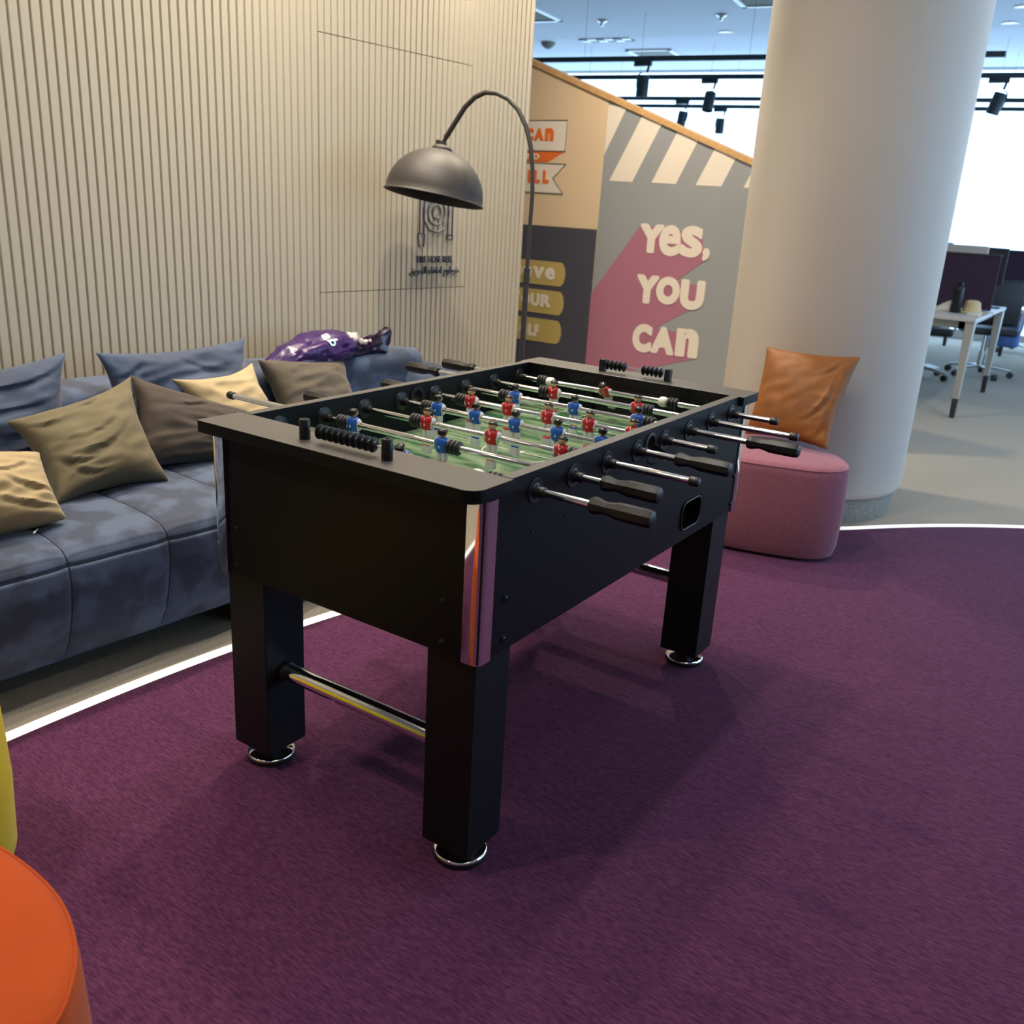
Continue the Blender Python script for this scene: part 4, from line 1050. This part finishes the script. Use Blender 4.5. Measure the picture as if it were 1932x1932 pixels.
# ---- ceiling tracks with spotlights
TZ = 2.70; TA = R(7.5)
def track(x0, x1, y_at0, label):
    t = thing('lighting_track', label, 'lighting track', ((x0 + x1) / 2, y_at0 + math.tan(TA) * (x0 + x1) / 2, TZ))
    f = lambda x: y_at0 + math.tan(TA) * x
    mb = MB(); vs = []
    for x in (x0, x1):
        for dy, dz in ((-.02, -.02), (.02, -.02), (.02, .022), (-.02, .022)): vs.append((x, f(x) + dy, TZ + dz))
    mb.add(vs, [(0, 1, 2, 3), (4, 7, 6, 5), (0, 4, 5, 1), (1, 5, 6, 2), (2, 6, 7, 3), (3, 7, 4, 0)]); build('rail', mb, M_track, t, smooth=0)
    x = x0 + .4
    while x < x1:
        mb = MB(); mb.tube([(x, f(x), TZ + .02), (x, f(x), CEIL)], .0014, 5); build('suspension_wire', mb, M_track, t, smooth=0); x += 1.55
    return f
T1 = track(-7.5, -.45, 7.50, 'nearest black lighting track, ending just right of the column')
T2 = track(-7.5, 4.5, 8.66, 'second black lighting track from the front, passing behind the column')
T3 = track(-7.5, 4.5, 10.48, 'third black lighting track, seen against the bright windows')
T4 = track(-7.5, 4.5, 11.30, 'farthest black lighting track, nearest the windows')
def spot(x, f, tilt_, az, label, sc=1.0):
    y = f(x); t = thing('track_spotlight', label, 'spotlight', (x, y, TZ), group='spotlights hanging from the lighting tracks')
    mb = MB(); mb.box(x - .10 * sc, x + .07 * sc, y - .018, y + .018, TZ - .06 * sc, TZ - .02); mb.tube([(x + .05, y, TZ - .05), (x + .035, y, TZ - .115 * sc)], .012, 8); build('adapter', mb, M_track, t, smooth=30)
    c = Vector((x, y, TZ - .23 * sc)); M = Matrix.Translation(c) @ Matrix.Rotation(az, 4, 'Z') @ Matrix.Rotation(tilt_, 4, 'Y')
    mb = MB(); mb.lathe([(.05 * sc, .09 * sc), (.056 * sc, .082 * sc), (.056 * sc, -.09 * sc), (.05 * sc, -.09 * sc), (.04 * sc, -.06 * sc)], 24, M); build('lamp_head', mb, M_track, t, smooth=40)
    mb = MB(); pts = [Vector((.062 * sc, 0, -.01)), Vector((.064 * sc, 0, .05)), Vector((.05 * sc, 0, .10 * sc)), Vector((.02, 0, .118 * sc))]; mb.tube([M @ p for p in pts], .006, 6); build('bracket', mb, M_track, t, smooth=40)
spot(-3.40, T1, R(0), R(180), 'largest black track spotlight, hanging straight from the nearest track')
spot(-3.24, T2, R(15), R(90), 'black spotlight tilted toward the room on the second track', 1.0)
spot(-4.30, T3, R(8), 0, 'black spotlight above the grey poster on the third track, tilted slightly')
spot(-4.15, T4, R(0), R(180), 'black spotlight above the grey poster on the farthest track')
spot(-.62, T2, R(14), 0, 'black spotlight right of the column on the second track', 1.0)
spot(-4.86, T2, R(0), 0, 'black spotlight whose adapter shows over the beige poster on the second track')
# ---- ceiling details
def cthing(name, label, cat, mb, m, smooth=40): return tag(build(name, mb, m, smooth=smooth), label, cat)
def csquare(cx, cy, a, label):
    t = thing('ceiling_panel', label, 'ceiling panel', (cx, cy, CEIL)); c, s = math.cos(R(-35)), math.sin(R(-35))
    M = Matrix.Translation((cx, cy, 0)) @ Matrix.Rotation(R(7), 4, 'Z')
    mb = MB()
    for x0, x1, y0, y1 in ((-a, a, -a, -a + .05), (-a, a, a - .05, a), (-a, -a + .05, -a, a), (a - .05, a, -a, a)):
        b = MB(); b.box(x0, x1, y0, y1, CEIL - .02, CEIL); mb.add([M @ Vector(v) for v in b.v], b.f)
    build('frame', mb, M_white, t, smooth=0)
    mb = MB(); b = MB(); b.box(-a + .05, a - .05, -a + .05, a - .05, CEIL - .008, CEIL); mb.add([M @ Vector(v) for v in b.v], b.f); build('grille', mb, M_skirt, t, smooth=0)
csquare(-5.36, 7.78, .38, 'white framed square ceiling panel at the top beside the slatted wall')
csquare(-5.0, 10.42, .30, 'white framed square ceiling panel above the nearest track')
csquare(-2.62, 7.86, .30, 'white framed square ceiling panel at the top left of the column')
for x, y, l in ((-4.62, 8.34, 'round sprinkler ring on the ceiling, left one of two'), (-3.29, 8.42, 'round sprinkler ring on the ceiling, right one of two, nearer the column')):
    mb = MB(); mb.lathe([(.05, CEIL), (.055, CEIL - .012), (.02, CEIL - .03), (.014, CEIL - .06)], 20, Matrix.Translation((x, y, 0))); cthing('sprinkler', l, 'sprinkler', mb, M_alu)
mb = MB(); mb.lathe([(.09, CEIL), (.085, CEIL - .03), (.05, CEIL - .06), (.02, CEIL - .075)], 24, Matrix.Translation((-5.97, 9.39, 0))); cthing('smoke_detector', 'dark round detector on the ceiling beside the slatted wall', 'smoke detector', mb, M_skirt)
t = thing('air_diffuser', 'slotted air diffuser with pale and dark squares on the ceiling', 'air diffuser', (-5.15, 9.41, CEIL))
for i in range(6):
    for j in range(2):
        mb = MB(); b = MB(); b.box(-.33 + .11 * i, -.23 + .11 * i, -.10 + .1 * j, -.01 + .1 * j, CEIL - .012, CEIL); M = Matrix.Translation((-5.15, 9.41, 0)) @ Matrix.Rotation(R(7), 4, 'Z'); mb.add([M @ Vector(v) for v in b.v], b.f)
        build('slot', mb, M_white if (i + j) % 2 else M_track, t, smooth=0)
def downlight(x, y, label, r=.07, emit=None, group=None):
    t = thing('downlight', label, 'downlight', (x, y, CEIL), group=group)
    mb = MB(); mb.lathe([(r, CEIL), (r, CEIL - .008), (r * .8, CEIL - .010), (r * .76, CEIL - .002)], 28, Matrix.Translation((x, y, 0)), cap=False); build('trim_ring', mb, M_white, t, smooth=40)
    mb = MB(); mb.lathe([(r * .76, CEIL - .004), (.001, CEIL - .004)], 28, Matrix.Translation((x, y, 0)), cap=False); build('lens', mb, emit or M_white, t, smooth=40)
    return t
for x, y, l in ((-3.6, 9.3, 'white downlight on the ceiling left of the column'), (-.80, 9.57, 'white oval-looking downlight right of the column'), (-.60, 8.85, 'white downlight at the top right corner')):
    downlight(x, y, l, .08, mat('dim_lens', (.9, .95, 1), .5, emit=.6))
# ---- lamps of the room (out of the frame above)
for k, (x, y, p) in enumerate(DOWN):
    t = downlight(x, y, 'recessed warm downlight over the lounge, above the frame', .07, M_lamp_in, group='warm downlights above the lounge')
    l = light('downlight_lamp', (x, y, CEIL - .02), .13, p, WARM, spread=R(100 if x < -1.9 else 135)); l.parent = t; l.location = (0, 0, -.02)
for k, (x, y, p) in enumerate(LIN):
    t = thing('linear_light', 'long ceiling light bar above the frame', 'ceiling light', (x, y, CEIL), group='long ceiling light bars above the frame')
    mb = MB(); mb.box(x - .06, x + .06, y - .9, y + .9, CEIL - .05, CEIL); build('housing', mb, M_white, t, smooth=0)
    mb = MB(); mb.box(x - .045, x + .045, y - .88, y + .88, CEIL - .053, CEIL - .05); build('diffuser', mb, M_lamp_in, t, smooth=0)
    l = light('bar_lamp', (0, 0, 0), .09, p, NEUT, 1.76); l.parent = t; l.location = (0, 0, -.06)
